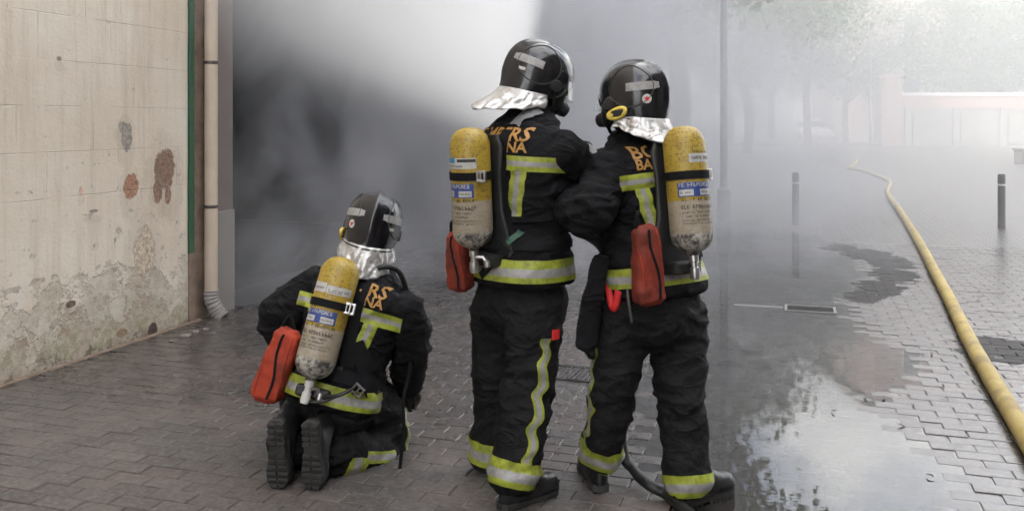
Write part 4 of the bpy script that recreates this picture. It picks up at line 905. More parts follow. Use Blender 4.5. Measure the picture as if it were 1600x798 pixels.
# ---- firefighter with the cylinder on the right of the picture, holding the nozzle
r, f, u = basis(-36, 9, 0); O = P(1022, 456, 3.82); T = lambda s, d, t: O + r * s + f * d + u * t
rootC = person((O.x, O.y, GZ), 'standing firefighter in black suit with yellow ear ring on the helmet, holding the hose nozzle')
tor = [(T(s, d, t), r * a, f * b) for t, a, b, d, s in [(-.012, .215, .175, 0, 0), (0, .226, .19, 0, 0), (.08, .22, .185, 0, 0), (.19, .198, .165, 0, 0), (.30, .20, .162, 0, 0), (.42, .213, .165, 0, 0), (.51, .216, .160, -.004, 0), (.57, .198, .148, -.008, 0), (.62, .155, .125, .005, 0), (.655, .11, .10, .025, 0), (.69, .086, .088, .035, 0), (.705, .08, .08, .035, 0)]]
sL, sR = T(-.19, 0, .525), T(.19, 0, .525)
NZ = Vector((.10, 4.42, 1.36))
aL = [sL, P(914, 338, 3.62), NZ + Vector((.10, -.22, -.03))]; aR = [sR, T(.27, .10, .27), T(.13, .42, .30)]
hL, kL, nL = P(976, 486, 3.78), P(957, 618, 3.75), P(938, 707, 3.82)
hR, kR, nR = P(1060, 486, 3.86), P(1064, 620, 3.74), P(1076, 755, 3.66)
hips = [(T(0, 0, t), r * a, f * b) for t, a, b in ((.10, .17, .14), (0, .19, .16), (-.10, .205, .17), (-.17, .185, .15), (-.22, .11, .09))]
tj, tt_ = dress(rootC, tor, [aL, aR], [[.092, .084, .07], [.092, .084, .07]], [[hL, kL, nL], [hR, kR, nR]], [[.114, .09, .082], [.127, .093, .089]], hips, 4.1,
                [T(0, 0, .19), aL[1], aR[1], sL], [kR, kL, nR, nL, T(0, 0, -.2)])
back_gear(tj, T, r, f, u, rootC, .47)
ring(tj, T(0, 0, .075), u, -f, .08, .6, .005, 0, 360, 72, (.2, .62), None, 'hem_band', rootC)
harness(tj, T, r, f, u, rootC, .61, .2, T(0, 0, .155))
leg_tapes(tt_, nL, kL, hL, (-r * .9 + f * .3).normalized(), rootC, seed=1, w=.092, up=.015, stripe_top=.75); leg_tapes(tt_, nR, kR, hR, (r * .95 + f * .1).normalized(), rootC, seed=3, w=.088, up=.0, stripe_top=.2, wob=.018)
boot_at(rootC, Vector((nL.x + .0, nL.y - .06, GZ)), -8); boot_at(rootC, Vector((nR.x - .05, nR.y - .03, GZ)), 58)
ring(tt_, nL - Vector((0, 0, .075)), Vector((0, 0, 1)), f, .024, .17, .006, 0, 360, 40, None, [m_lime], 'boot_band', rootC)
mH = Matrix.Translation(P(990, 149, 3.84)) @ Matrix.Rotation(R(52), 4, 'Z') @ Matrix.Rotation(R(-2), 4, 'X') @ Matrix.Rotation(R(0), 4, 'Y')
helmet(rootC, mH, .05, .115, True, 4.); head(rootC, mH)
b = MB(); b.tube(catmull([T(-.20, .05, .10), T(-.225, .03, .02), T(-.235, .0, -.04), T(-.225, -.03, .03)], 6), .017, 10); b.build('red_ribbon', m_red, rootC, True)
b = MB(); b.tube(catmull([T(-.20, -.06, .10), T(-.215, -.07, -.0), T(-.21, -.07, -.1)], 6), .008, 8); b.build('key_cord', m_steel, rootC, True)
wL = (NZ - aL[1]).normalized(); glove(rootC, aL[2] + wL * .03, wL, Vector((-.6, .0, -.5))); wR = aR[2] - aR[1]; glove(rootC, aR[2] + wR.normalized() * .03, wR, Vector((-.5, .1, .6)))
tkC, MCc = cylinder('yellow and cream air cylinder on the back of the firefighter holding the nozzle', P(1066, 197, 3.64), P(1083, 394, 3.58), -f, -12, 'C', .085)
pouch('red_bag', frame(*basis(-22, 4, -7), P(1011, 414, 3.50)), .125, .085, .315, 'long red mask bag with black zip hanging between the legs and the cylinder', 'bag', m_redbag2)
bp = frame(*basis(-20, 0, 5), P(924, 478, 3.66)); b = MB()
loft(b, [(bp @ Vector((x, 0, z)), bp.to_3x3() @ Vector((a, 0, 0)), bp.to_3x3() @ Vector((0, .022, 0))) for z, a, x in ((.21, .03, .03), (.19, .038, .025), (.05, .044, .005), (-.1, .05, -.01), (-.16, .047, -.012), (-.175, .035, -.01), (-.19, .02, .012), (-.215, .014, .02))], 20, 3.)
me = fuse(b, .007, 3)
for v in me.vertices: v.co += v.normal * .006 * noise.noise(v.co * 15)
me.update(); tag(link('tool_sheath', me, m_cloth, None, True), 'flat black cloth sheath hanging at the hip beside a red ribbon', 'sheath')
# ---- kneeling firefighter
r, f, u = basis(13, 13, 12); O = P(517, 622, 4.03); T = lambda s, d, t: O + r * s + f * d + u * (t * (.94 if t > 0 else 1))
rootA = person((O.x, O.y, GZ), 'kneeling firefighter in black suit seen from behind, boot soles turned up')
tor = [(T(s, d, t), r * a, f * b) for t, a, b, d, s in [(-.02, .21, .18, 0, 0), (0, .222, .195, 0, 0), (.07, .215, .19, 0, 0), (.17, .198, .17, 0, 0), (.28, .205, .165, 0, 0), (.40, .222, .165, 0, 0), (.49, .215, .156, -.004, 0), (.55, .195, .145, -.006, 0), (.60, .15, .122, .006, .005), (.635, .11, .10, .025, .008), (.665, .088, .088, .035, .01), (.68, .08, .08, .035, .01)]]
sL, sR = T(-.195, 0, .50), T(.195, 0, .50)
aL = [sL, P(436, 502, 4.22), P(500, 560, 4.46)]; aR = [sR, P(640, 532, 4.14), P(636, 600, 4.38)]
kR, kL = P(612, 702, 4.30), P(520, 690, 4.48)
hR, hL = P(558, 622, 4.06), P(474, 624, 4.09); eR, eL = P(512, 704, 3.95), P(448, 696, 3.96)
hips = [(T(0, d, t), r * a, f * b) for t, a, b, d in ((.09, .17, .15, 0), (0, .195, .17, 0), (-.05, .20, .165, .02), (-.09, .18, .14, .04), (-.12, .13, .10, .05))]
tj, tt_ = dress(rootA, tor, [aL, aR], [[.096, .094, .075], [.096, .09, .072]], [[hR, (hR + kR) / 2 + Vector((0, .04, .085)), kR + Vector((0, 0, .035))], [hL, (hL + kL) / 2 + Vector((0, .04, .085)), kL + Vector((0, 0, .035))], [kR, (kR + eR) / 2, eR], [kL, (kL + eL) / 2, eL]],
                [[.115, .105, .092], [.115, .105, .092], [.088, .102, .092], [.088, .102, .092]], hips, 7.7, [T(0, 0, .17), aL[1], aR[1], sR, sL], [kR, kL, eR, hR, T(0, 0, -.1)])
back_gear(tj, T, r, f, u, rootA, .43)
ring(tj, T(0, 0, .045), u, -f, .085, .6, .005, 0, 360, 72, (.22, .6), None, 'hem_band', rootA)
harness(tj, T, r, f, u, rootA, .59, .18, T(0, 0, .135))
q = stick(tj, T(.16, -.7, .10), f, .018); open_buckle(rootA, frame(r, f, u, q) @ Matrix.Rotation(R(25), 4, 'Y'), .056, .048, m_steel)
strip(tj, [(T(.10 + .14 * i / 14, -.7, .30 - .24 * i / 14), f, (r * .75 + u * .6) * .07) for i in range(15)], None, .013, 3, None, [m_web], 'webbing', rootA)
ax = (kR - eR).normalized(); od = Vector((.35, -.9, .1)); od = (od - ax * od.dot(ax)).normalized()
ring(tt_, eR + ax * .10, ax, od, .105, .16, .007, 0, 360, 56, (.3, .62), None, 'cuff_band', rootA)
strip(tt_, [(eR + ax * (.14 + .20 * i / 16) + od * .4, -od, ax.cross(od) * .052) for i in range(17)], None, .005, 4, (.35, .65), None, 'side_stripe', rootA)
tn = (hR - kR).normalized(); pth = []
for i in range(17):
    a = R(-75 + 150 * i / 16); d = (Vector((.86, -.35, 0)) * math.cos(a) + Vector((0, 0, 1)) * math.sin(a)).normalized(); pth.append((kR + Vector((-.0, 0, .03)) + d * .4, -d, Vector((-.3, -.9, 0)).normalized() * .045))
strip(tt_, pth, None, .006, 4, (.3, .7), None, 'knee_band', rootA)
def kneel_boot(toe, ax_, yaw):                       # sole turned up behind: toes on the ground, heel high
    M = Matrix.Translation(toe) @ Matrix.Rotation(-R(yaw), 4, 'Z') @ Matrix.Rotation(R(-84), 4, 'X') @ Matrix.Translation((0, -.302, 0)); return boot(rootA, M, .22)
kneel_boot(G(435, 768) + Vector((0, 0, GZ)), None, 6); kneel_boot(G(489, 771) + Vector((0, 0, GZ)), None, 13)
mH = Matrix.Translation(P(584, 348, 4.17)) @ Matrix.Rotation(R(5), 4, 'Z') @ Matrix.Rotation(R(13), 4, 'Y') @ Matrix.Rotation(R(-6), 4, 'X')
helmet(rootA, mH, .028, .145, True, 7.); head(rootA, mH)
wL = aL[2] - aL[1]; glove(rootA, aL[2] + wL.normalized() * .03, wL, Vector((0, .3, -.8))); wR = aR[2] - aR[1]; glove(rootA, aR[2] + wR.normalized() * .03, wR, Vector((0, .2, -.8)))
tkA, MAc = cylinder('yellow and cream air cylinder tilted on the back of the kneeling firefighter', P(538, 402, 3.93), P(486, 590, 3.80), -f, 4, 'A', .086)
b = MB(); b.tube(catmull([T(.02, -.10, .60), T(.10, -.10, .66), T(.16, -.04, .66), T(.20, .03, .58), T(.225, .10, .48)], 7), .013, 10); b.build('air_hose', m_rubber, tkA, True)
b = MB(); b.tube(catmull([MAc @ Vector((.05, .03, -.33)), MAc @ Vector((.14, .0, -.30)), T(.15, -.22, .10), T(.05, -.24, .02), MAc @ Vector((-.02, .02, -.36))], 7), .008, 8); b.build('pressure_hose', m_rubber, tkA, True)
b = MB(); pts = catmull([P(642, 540, 4.10), P(640, 580, 4.08), P(630, 625, 4.06), P(631, 672, 4.05), P(624, 736, 4.03)], 6); b.tube(pts, .0085, 6); b.build('hanging_strap', m_web, tkA, True)
pouch('red_bag', frame(*basis(14, 6, 14), P(434, 570, 3.92)), .145, .10, .33, 'bright red mask bag hanging at the side of the kneeling firefighter', 'bag', m_redbag)
# ---------------------------------------------------------------- attack hose and nozzle
root = empty('hose_nozzle', tuple(NZ)); tag(root, 'black hose nozzle in the hands of the firefighter, throwing water fog at the doorway', 'nozzle')
SPD = Vector((-.37, .70, .50)).normalized(); Mn = Matrix.Translation(NZ) @ SPD.to_track_quat('Z', 'Y').to_matrix().to_4x4()
b = MB(); b.lathe([(0, -.16), (.026, -.16), (.026, -.05), (.032, -.04), (.036, .05), (.042, .06), (.044, .12), (.03, .125), (0, .11)], 20, 0, Mn); b.build('barrel', m_rubber, root, auto=35)
b = MB(); b.box((-.014, -.13, -.13), (.014, -.02, -.09), 0, Mn, .008); b.build('pistol_grip', m_rubber, root)
GH = lambda px, py, z: P(px, py, F * (H - z) / (py - HY))
pts = catmull([NZ - SPD * .15, NZ - SPD * .40 + Vector((.02, 0, -.05)), Vector((.44, 4.22, .95)), Vector((.50, 4.10, .62)), P(972, 692, 3.92), P(990, 733, 3.86), GH(1014, 757, .06), GH(1042, 772, .035), GH(1075, 800, .035), GH(1150, 850, .035), GH(1400, 930, .035)], 8)
b = MB(); b.tube(pts, .0225, 14); tag(b.build('attack_hose', m_rubber, None, True), 'black rubber hose running from the nozzle down between the legs to the ground', 'hose')
k = NT('yellow_hose_jacket'); p = k.pos(); n1 = k.noise(p, 6, 5, .65); n2 = k.noise(p, 60, 4, .6)
c = k.mix(k.rng(n1, .35, .65), (.34, .24, .055), (.44, .335, .11)); c = k.mix(k.rng(k.noise(p, 25, 5, .7), .55, .75, 0, .6), c, (.25, .17, .06))
c = k.mix(k.rng(k.noise(p, 3.5, 6, .7), .5, .62, 0, .55), c, (.17, .125, .06)); wv = k.n('ShaderNodeTexWave'); k.set(wv.inputs[0], p); wv.inputs['Scale'].default_value = 70
k.pbr(c, .55, 0, k.bump(k.math('ADD', n2, k.math('MULTIPLY', wv.outputs['Fac'], .5)), .5, .004), .4); m_hose = k.m
hp = [(1760, 960), (1668, 795), (1600, 676), (1553, 598), (1513, 528), (1485, 470), (1461, 425), (1444, 392), (1424, 358), (1403, 325), (1391, 309), (1386, 299), (1391, 288), (1387, 281), (1368, 273), (1348, 266), (1324, 262), (1336, 256), (1340, 250)]
pts = catmull([GH(px, py, .055) for px, py in hp], 8)
b = MB(); b.tube(pts, [.051 + .003 * noise.noise((i * .35, 0, 0)) for i in range(len(pts))], 20); sh = tag(b.build('supply_hose', m_hose, None, True), 'thick yellow fire hose snaking over the wet paving from the square', 'hose')

cp = GH(1401, 322, .055); cd = (GH(1412, 340, .055) - GH(1392, 310, .055)).normalized(); b = MB()
b.lathe([(.05, -.09), (.06, -.085), (.06, -.03), (.066, -.028), (.066, .028), (.06, .03), (.06, .085), (.05, .09)], 24, 0, Matrix.Translation(cp) @ cd.to_track_quat('Z', 'Y').to_matrix().to_4x4()); b.build('coupling', m_metal, sh, auto=35)
# ---------------------------------------------------------------- trees
def leaf_mat(name, a, b):
    k = NT(name); g = k.n('ShaderNodeNewGeometry'); c = k.mix(g.outputs['Random Per Island'], a, b)
    d = k.n('ShaderNodeBsdfPrincipled'); k.set(d.inputs['Base Color'], c); d.inputs['Roughness'].default_value = .55
    t = k.n('ShaderNodeBsdfTranslucent'); k.set(t.inputs[0], k.mix(.5, c, (.16, .2, .03))); m = k.n('ShaderNodeMixShader'); m.inputs[0].default_value = .3
    k.t.links.new(d.outputs[0], m.inputs[1]); k.t.links.new(t.outputs[0], m.inputs[2]); k.t.links.new(m.outputs[0], k.out.inputs[0]); return k.m
m_leaf = leaf_mat('plane_tree_leaves', (.035, .055, .018), (.085, .12, .04)); m_bark = mat('bark', (.13, .105, .085), .85, bump=.6, bsc=20)
def tree_meshes(seed, h0, h1, rad, n):
    rg = random.Random(seed); b = MB(); hb = h0 + (h1 - h0) * .25; tips = []
    b.tube(catmull([(0, 0, -.1), (.08, .05, h0 * .5), (-.05, .1, h0), (.1, 0, hb)], 5), [.24, .23, .22, .21, .2, .2, .19, .19, .18, .17, .17, .16, .15, .14, .13, .12], 10)
    for i in range(11):
        a = i * 2.4 + rg.uniform(-.4, .4); z0 = h0 * (.75 + .35 * rg.random()); e = Vector((math.cos(a) * rad * rg.uniform(.5, .85), math.sin(a) * rad * rg.uniform(.5, .85), h0 + (h1 - h0) * rg.uniform(.2, .9)))
        b.tube(catmull([(0, 0, z0), e * .4 + Vector((0, 0, z0 * .55)), e], 5), [.09 - .007 * q for q in range(11)], 6); tips.append(e)
    tv, tf = b.v, b.f; cl = list(tips)
    while len(cl) < 46:
        a, rr, zz = rg.uniform(0, 6.28), rg.random() ** .5, rg.uniform(-1, 1)
        k_ = math.sqrt(max(.1, 1 - zz * zz)); cl.append(Vector((math.cos(a) * rad * rr * k_, math.sin(a) * rad * rr * k_, (h0 + h1) / 2 + zz * (h1 - h0) / 2 * .92)))
    vs_, fs = [], []
    for i in range(n):
        c = rg.choice(cl); s_ = rad * .17; p = c + Vector((rg.gauss(0, s_), rg.gauss(0, s_), rg.gauss(0, s_ * .75)))
        d = Vector((rg.gauss(0, 1), rg.gauss(0, 1), rg.gauss(0, .6))).normalized(); e = d.cross(Vector((rg.gauss(0, 1), rg.gauss(0, 1), rg.gauss(0, 1)))).normalized(); q = rg.uniform(.09, .17)
        j = len(vs_); vs_ += [p - d * q, p + e * q * .6, p + d * q, p - e * q * .6]; fs.append((j, j + 1, j + 2, j + 3))
    tm = bpy.data.meshes.new('trunk'); tm.from_pydata([tuple(v) for v in tv], [], tf); tm.materials.append(m_bark); tm.polygons.foreach_set('use_smooth', [True] * len(tm.polygons))
    cm = bpy.data.meshes.new('crown'); cm.from_pydata([tuple(v) for v in vs_], [], fs); cm.materials.append(m_leaf); return tm, cm
TV = [tree_meshes(3, 3.6, 10.2, 3.4, 9000), tree_meshes(8, 3.2, 10.8, 3.9, 9000)]
def tree(p, v, rot, s_, label, group=None):
    e_ = empty('tree', tuple(p), (0, 0, rot)); e_.scale = (s_, s_, s_); tag(e_, label, 'tree', group)
    for nm, me in zip(('trunk', 'crown'), TV[v]):
        o = bpy.data.objects.new(nm, me); C.objects.link(o); o.parent = e_
def at(px, Y): return Vector(((px - CX) / F * Y, Y, 0))
tree(at(1062, 25), 0, .3, 1.25, 'leafy street tree spreading over the puddle beyond the bollards')
for i, (px, Y, v, s_) in enumerate(((1168, 44, 1, 1.15), (1262, 54, 0, 1.2), (1322, 66, 1, 1.1), (1206, 78, 0, 1.3), (1282, 88, 1, 1.3), (1140, 66, 0, 1.2))):
    tree(at(px, Y), v, i * 1.1, s_, 'hazy avenue tree lining the far end of the street near the parked cars', 'avenue trees at the far end of the street')
for i, (px, Y, v, s_) in enumerate(((1492, 62.5, 1, .98), (1568, 63, 0, 1.08), (1650, 62.5, 1, 1.05))):
    tree(at(px, Y), v, 2 + i * 1.7, s_, 'pale sunlit tree rising behind the pink topped boundary wall', 'trees behind the boundary wall')
# ---------------------------------------------------------------- parked vehicles and small street things far off
m_tyre = mat('tyre', (.02, .02, .02), .8); m_rim = mat('rim', (.4, .4, .4), .4, .7); m_lightg = mat('headlight', (.7, .7, .7), .2)
def car(p, rot, paint, label, hgt=1.8, wid=.92, van=True):
    e_ = empty('parked_car', tuple(p), (0, 0, rot)); tag(e_, label, 'car'); M = Matrix.Translation(p) @ Matrix.Rotation(rot, 4, 'Z')
    b = MB()                                            # nose at local -y, towards the camera
    prof = [(-2.15, .35, .62), (-2.1, .3, .78), (-1.5, .28, .98), (-.9, .28, 1.05), (-.35, .28, hgt * .93), (.2, .28, hgt), (1.4, .28, hgt), (1.95, .3, hgt * .9), (2.12, .35, .9)]
    loft(b, [(M @ Vector((0, y, (z0 + z1) / 2)), M.to_3x3() @ Vector((wid * (.94 if z1 < .8 else 1), 0, 0)), Vector((0, 0, (z1 - z0) / 2))) for y, z0, z1 in prof], 24, 4.); bo = b.build('body', paint, e_, True)
    b = MB(); vv = [(-.72, -.97, 1.07), (.72, -.97, 1.07), (.62, -.42, hgt * .885), (-.62, -.42, hgt * .885)]; b.add([M @ Vector(v) + M.to_3x3() @ Vector((0, -.03, .03)) for v in vv], [(0, 1, 2, 3)]); b.build('windscreen', m_glass, e_)
    for s_ in (-1, 1):
        b = MB(); b.add([M @ Vector((s_ * (wid + .004), y, z)) for y, z in ((-.75, 1.08), (1.6, 1.08), (1.5, hgt * .86), (-.3, hgt * .86))], [(0, 1, 2, 3)]); b.build('side_window', m_glass, e_)
        b = MB(); b.box((s_ * .7 - .16, -2.17, .62), (s_ * .7 + .16, -2.06, .78), 0, M, .03); b.build('headlight', m_lightg, e_)
        b = MB(); b.tube([M @ Vector((s_ * .62, -.2, hgt + .05)), M @ Vector((s_ * .62, 1.5, hgt + .05))], .025, 6); b.build('roof_rail', m_rim, e_)
        b = MB(); b.box((s_ * 1.02 - .1, -.72, 1.0), (s_ * 1.02 + .1, -.6, 1.16), 0, M, .03); b.build('mirror', paint, e_)
        for y in (-1.35, 1.3):
            W = M @ Matrix.Translation((s_ * (wid - .1), y, .32)) @ Matrix.Rotation(R(90), 4, 'Y')
            b = MB(); b.lathe([(.2, -.1), (.31, -.1), (.32, -.06), (.32, .06), (.31, .1), (.2, .1)], 20, 0, W); w = b.build('wheel', m_tyre, e_, auto=40)
            b = MB(); b.lathe([(0, -.105), (.19, -.105), (.19, .105), (0, .105)], 16, 0, W); b.build('rim', m_rim, w, auto=40)
m_cw = mat('white_car_paint', (.7, .7, .7), .3, var=.05); m_cg = mat('grey_car_paint', (.12, .13, .14), .3, var=.05)
car(at(1273, 77), .05, m_cw, 'white van like car parked under the far avenue trees'); car(at(1318, 81), -.04, m_cg, 'dark grey car parked beside the far white car', 1.5)
def scooter(p, rot, paint, label):
    e_ = empty('motor_scooter', tuple(p), (0, 0, rot)); tag(e_, label, 'scooter', None); M = Matrix.Translation(p) @ Matrix.Rotation(rot, 4, 'Z')
    for y in (-.62, .62):
        b = MB(); b.lathe([(.15, -.05), (.23, -.05), (.25, 0), (.23, .05), (.15, .05)], 16, 0, M @ Matrix.Translation((0, y, .25)) @ Matrix.Rotation(R(90), 4, 'Y')); b.build('wheel', m_tyre, e_, auto=40)
    b = MB(); loft(b, [(M @ Vector((0, y, z)), M.to_3x3() @ Vector((w, 0, 0)), Vector((0, 0, h))) for y, z, w, h in ((.85, .68, .06, .08), (.5, .62, .16, .16), (.1, .5, .15, .2), (-.1, .32, .16, .07), (-.4, .32, .16, .06))], 14, 3); b.build('body', paint, e_, True)
    b = MB(); loft(b, [(M @ Vector((0, y, z)), M.to_3x3() @ Vector((w, 0, 0)), M.to_3x3() @ Vector((0, .05, 0))) for y, z, w in ((-.48, .3, .18), (-.5, .6, .2), (-.44, .95, .14))], 14, 3); b.build('leg_shield', paint, e_, True)
    b = MB(); b.box((-.13, .0, .74), (.13, .75, .82), 0, M, .03); b.build('seat', m_rubber, e_)
    b = MB(); b.tube([M @ Vector((0, -.62, .25)), M @ Vector((0, -.45, .98)), ], .03, 6); b.build('fork', m_steel, e_)
    b = MB(); b.tube([M @ Vector((-.34, -.38, 1.02)), M @ Vector((0, -.45, 1.0)), M @ Vector((.34, -.38, 1.02))], .02, 6); b.build('handlebar', m_steel, e_)
    b = MB(); loft(b, [(M @ Vector((0, -.52 + (z - 1.) * .3, z)), M.to_3x3() @ Vector((w, 0, 0)), M.to_3x3() @ Vector((0, .006, 0))) for z, w in ((1.0, .16), (1.2, .19), (1.4, .12))], 12, 2.5); b.build('windscreen', m_visor, e_, True)
scooter(at(1352, 72), .1, m_cg, 'dark motor scooter parked beside the far cars'); scooter(at(1387, 62), -.1, m_cw, 'white motor scooter parked by the pink gate pillar')
p = G(1603, 256); b = MB(); b.box((p.x - .3, p.y - .3, 0), (p.x + .3, p.y + .3, .5), 0, None, .04); b.box((p.x - .34, p.y - .34, .502), (p.x + .34, p.y + .34, .58), 0, None, .02)
tag(b.build('stone_block', m_plinth), 'low grey stone block on the sunny part of the square', 'block')
lp = at(1360, 57); e_ = empty('street_lamp', tuple(lp)); tag(e_, 'slim street lamp beside the pink building at the edge of the square', 'street lamp')
b = MB(); b.lathe([(.12, 0), (.12, .6), (.07, .7), (.05, 8.)], 12, 0, Matrix.Translation(lp)); b.build('post', m_lamp, e_, auto=40)
b = MB(); b.tube([lp + Vector((0, 0, 7.9)), lp + Vector((-.8, 0, 8.2))], .04, 6); b.build('arm', m_lamp, e_)
b = MB(); b.box((-1.5, -.12, 8.15), (-.75, .12, 8.28), 0, Matrix.Translation(lp), .03); b.build('lamp_head', m_lamp, e_)
pk = raw('kerb', [], [], None) if False else None
b = MB(); x0, x1 = at(1262, 58).x, at(1400, 58).x; b.box((x0 - 14, 58.5, 0), (x1, 58.8, .13), 0, None, .02); tag(b.build('kerb', m_plinth), kind='structure')
# ---------------------------------------------------------------- fallen leaves and plaster chips
m_dead = mat('dead_leaf', (.045, .035, .025), .6)
for i, (px, py) in enumerate(((1453, 748), (1380, 624), (1408, 668), (1352, 625), (1474, 607), (1455, 556), (1530, 470), (1302, 646))):
    p = G(px, py); p.z = float(ground_z(p.x, p.y)) + .004; p.z = max(p.z, WATER + .003); rg = random.Random(i); a = rg.uniform(0, 6.28); L = rg.uniform(.012, .02)
    vs_ = []
    for t in range(7):
        q = t / 6; w = L * .42 * math.sin(math.pi * q) + .001; zz = .006 * math.sin(q * 3 + i) + .003
        for s_ in (-1, 0, 1): vs_.append((p.x + math.cos(a) * (q - .5) * 2 * L - math.sin(a) * w * s_, p.y + math.sin(a) * (q - .5) * 2 * L + math.cos(a) * w * s_, p.z + zz + abs(s_) * .004))
    o = raw('fallen_leaf', vs_, [(3 * t + s_, 3 * t + s_ + 1, 3 * t + s_ + 4, 3 * t + s_ + 3) for t in range(6) for s_ in (0, 1)], m_dead, None, True)
    tag(o, 'small dark fallen leaf lying on the wet paving by the puddle', 'leaf', 'fallen leaves round the puddle')
m_chip = mat('plaster_chip', (.19, .17, .15), .9, bump=.4)
for i, (px, py, s_) in enumerate(((306, 521, .035), (322, 517, .03), (290, 528, .045), (333, 523, .02), (268, 536, .025))):
    p = G(px, py); rg = random.Random(40 + i); bm = bmesh.new(); bmesh.ops.create_icosphere(bm, subdivisions=1, radius=1)
    for v in bm.verts: v.co = Vector((v.co.x * s_ * rg.uniform(.7, 1.2) + p.x, v.co.y * s_ * rg.uniform(.6, 1.1) + p.y, max(-.3, v.co.z) * s_ * .4 * rg.uniform(.6, 1.2) + .012 + s_ * .12))
    me = bpy.data.meshes.new('plaster_chip'); bm.to_mesh(me); bm.free()
    tag(link('plaster_chip', me, m_chip), 'small broken plaster chip on the paving at the foot of the drainpipe', 'rubble', 'plaster chips by the drainpipe')
# ---------------------------------------------------------------- air: haze round everything, smoke from the garage, water fog
def vol_box(name, a, b, M=None):
    m = MB(); m.box(a, b, 0, M); return m.build(name, None)
k = NT('haze_air'); pv = k.n('ShaderNodeVolumePrincipled'); pv.inputs['Color'].default_value = (.93, .95, .96, 1); pv.inputs['Density'].default_value = .0004
pv.inputs['Anisotropy'].default_value = .3
k.t.links.new(pv.outputs[0], k.out.inputs['Volume'])
hz = vol_box('haze', (-60, -40, -1.5), (90, 135, 26)); hz.data.materials.append(k.m); tag(hz, 'thin pale smoke haze hanging over the whole street', kind='stuff')
k = NT('drifting_smoke'); pv = k.n('ShaderNodeVolumePrincipled'); pv.inputs['Color'].default_value = (.84, .85, .85, 1); pv.inputs['Density'].default_value = .0125
pv.inputs['Anisotropy'].default_value = .25; k.t.links.new(pv.outputs[0], k.out.inputs['Volume'])
ds = vol_box('drifting_smoke', (.02, 10.2, -.4), (48, 100, 15), SM); ds.data.materials.append(k.m); tag(ds, 'thin pale smoke drifting over the far street and square', kind='stuff')
k = NT('smoke'); s = k.street(); x, y, z = k.sep(s)
wob = k.noise(s, .33, 0, .5); warp = k.math('MULTIPLY', k.math('SUBTRACT', wob, .5), 4.)
fall = k.rng(k.math('ADD', x, warp), 6.6, .4, 0., 1.)
start = k.rng(k.math('ADD', y, k.math('ADD', k.math('MULTIPLY', warp, .5), k.math('MULTIPLY', x, -.42))), 7.0, 9.2, 0, 1, True)
end = k.rng(y, 24, 14, .15, 1); top = k.rng(k.math('ADD', z, k.math('MULTIPLY', x, .8)), 7.6, 4.0, 0, 1, True)
n2 = k.rng(k.noise(k.scale(s, (1, 1, .75)), .85, 3, .62, 1.2), .40, .60, .08, 1.6)
dens = k.math('MULTIPLY', k.math('MULTIPLY', k.math('MULTIPLY', fall, start), k.math('MULTIPLY', end, top)), k.math('MULTIPLY', n2, .6))
bank = k.math('MULTIPLY', k.math('MULTIPLY', k.rng(y, 11.5, 16), k.rng(k.math('ADD', x, warp), 9.2, 4.5)), k.math('MULTIPLY', k.rng(z, 4.6, 2.2, 0, 1, True), k.math('MULTIPLY', n2, .085)))
dens = k.math('MULTIPLY', k.math('ADD', dens, bank), k.rng(y, 26.4, 24, 0, 1))
pv = k.n('ShaderNodeVolumePrincipled'); k.set(pv.inputs['Density'], dens); pv.inputs['Color'].default_value = (.54, .545, .575, 1)
k.t.links.new(pv.outputs[0], k.out.inputs['Volume'])
sm = vol_box('smoke', (-.9, 5.6, -.2), (10.4, 26.5, 7.6), SM); sm.data.materials.append(k.m); tag(sm, 'grey smoke rolling out of the garage doorway across the street', kind='stuff')
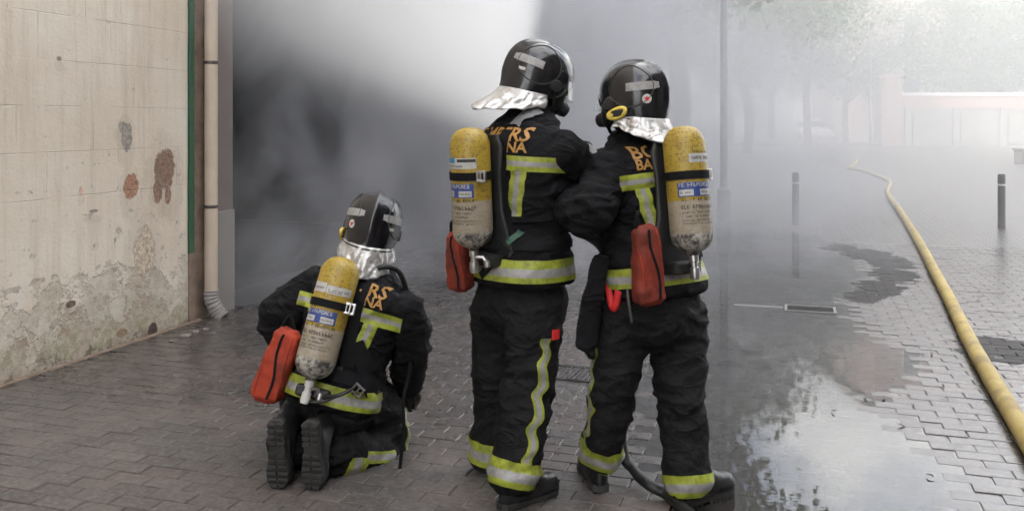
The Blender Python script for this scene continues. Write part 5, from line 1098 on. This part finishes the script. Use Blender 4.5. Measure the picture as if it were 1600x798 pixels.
# water fog thrown by the nozzle: a soft cone of droplets
k = NT('water_fog'); A0 = NZ + SPD * .13; pp = k.pos(); v = k.n('ShaderNodeVectorMath', operation='SUBTRACT'); k.set(v.inputs[0], pp); v.inputs[1].default_value = tuple(A0)
ln = k.n('ShaderNodeVectorMath', operation='LENGTH'); k.set(ln.inputs[0], v.outputs[0]); rr = ln.outputs['Value']
dt = k.n('ShaderNodeVectorMath', operation='DOT_PRODUCT'); k.set(dt.inputs[0], v.outputs[0]); dt.inputs[1].default_value = tuple(SPD); cs = k.math('DIVIDE', dt.outputs['Value'], k.math('MAXIMUM', rr, .01))
nv = k.n('ShaderNodeVectorMath', operation='NORMALIZE'); k.set(nv.inputs[0], v.outputs[0]); stk = k.noise(nv.outputs[0], 5, 1, .6)
FOG_A = R(28)
rv = k.n('ShaderNodeVectorMath', operation='DOT_PRODUCT'); k.set(rv.inputs[0], nv.outputs[0]); rv.inputs[1].default_value = tuple(SPD.cross(Vector((0, 0, 1))).normalized())
hard = k.rng(rv.outputs['Value'], .0, .35, math.cos(FOG_A * .15), math.cos(FOG_A * .8))            # crisper on the open side of the jet
edge = k.rng(k.math('ADD', cs, k.math('MULTIPLY', k.math('SUBTRACT', stk, .5), .07)), math.cos(FOG_A), hard, 0, 1, True)
den = k.math('DIVIDE', 1.5, k.math('ADD', rr, .25)); den = k.math('MULTIPLY', den, k.rng(rr, 5.4, 3.2, 0, 1, True))
den = k.math('MULTIPLY', k.math('MULTIPLY', den, edge), k.math('MULTIPLY', k.rng(stk, .3, .7, .6, 1.3), k.rng(rv.outputs['Value'], -.35, .45, .6, 1.7)))
pv = k.n('ShaderNodeVolumePrincipled'); k.set(pv.inputs['Density'], den); pv.inputs['Color'].default_value = (.985, .99, .995, 1)
k.t.links.new(pv.outputs[0], k.out.inputs['Volume'])
q = SPD.to_track_quat('Z', 'Y').to_matrix().to_4x4(); b = MB(); pr = [(.001, 0.02)] + [(math.tan(FOG_A + .06) * z_, z_) for z_ in (1, 2, 3)] + [(3.3, 4.2), (2.4, 5.0), (.01, 5.45)]
b.lathe(pr, 24, 0, Matrix.Translation(A0) @ q); wsx = b.build('water_spray', k.m); tag(wsx, 'bright cone of water fog thrown from the nozzle at the doorway', 'water spray', kind='stuff')
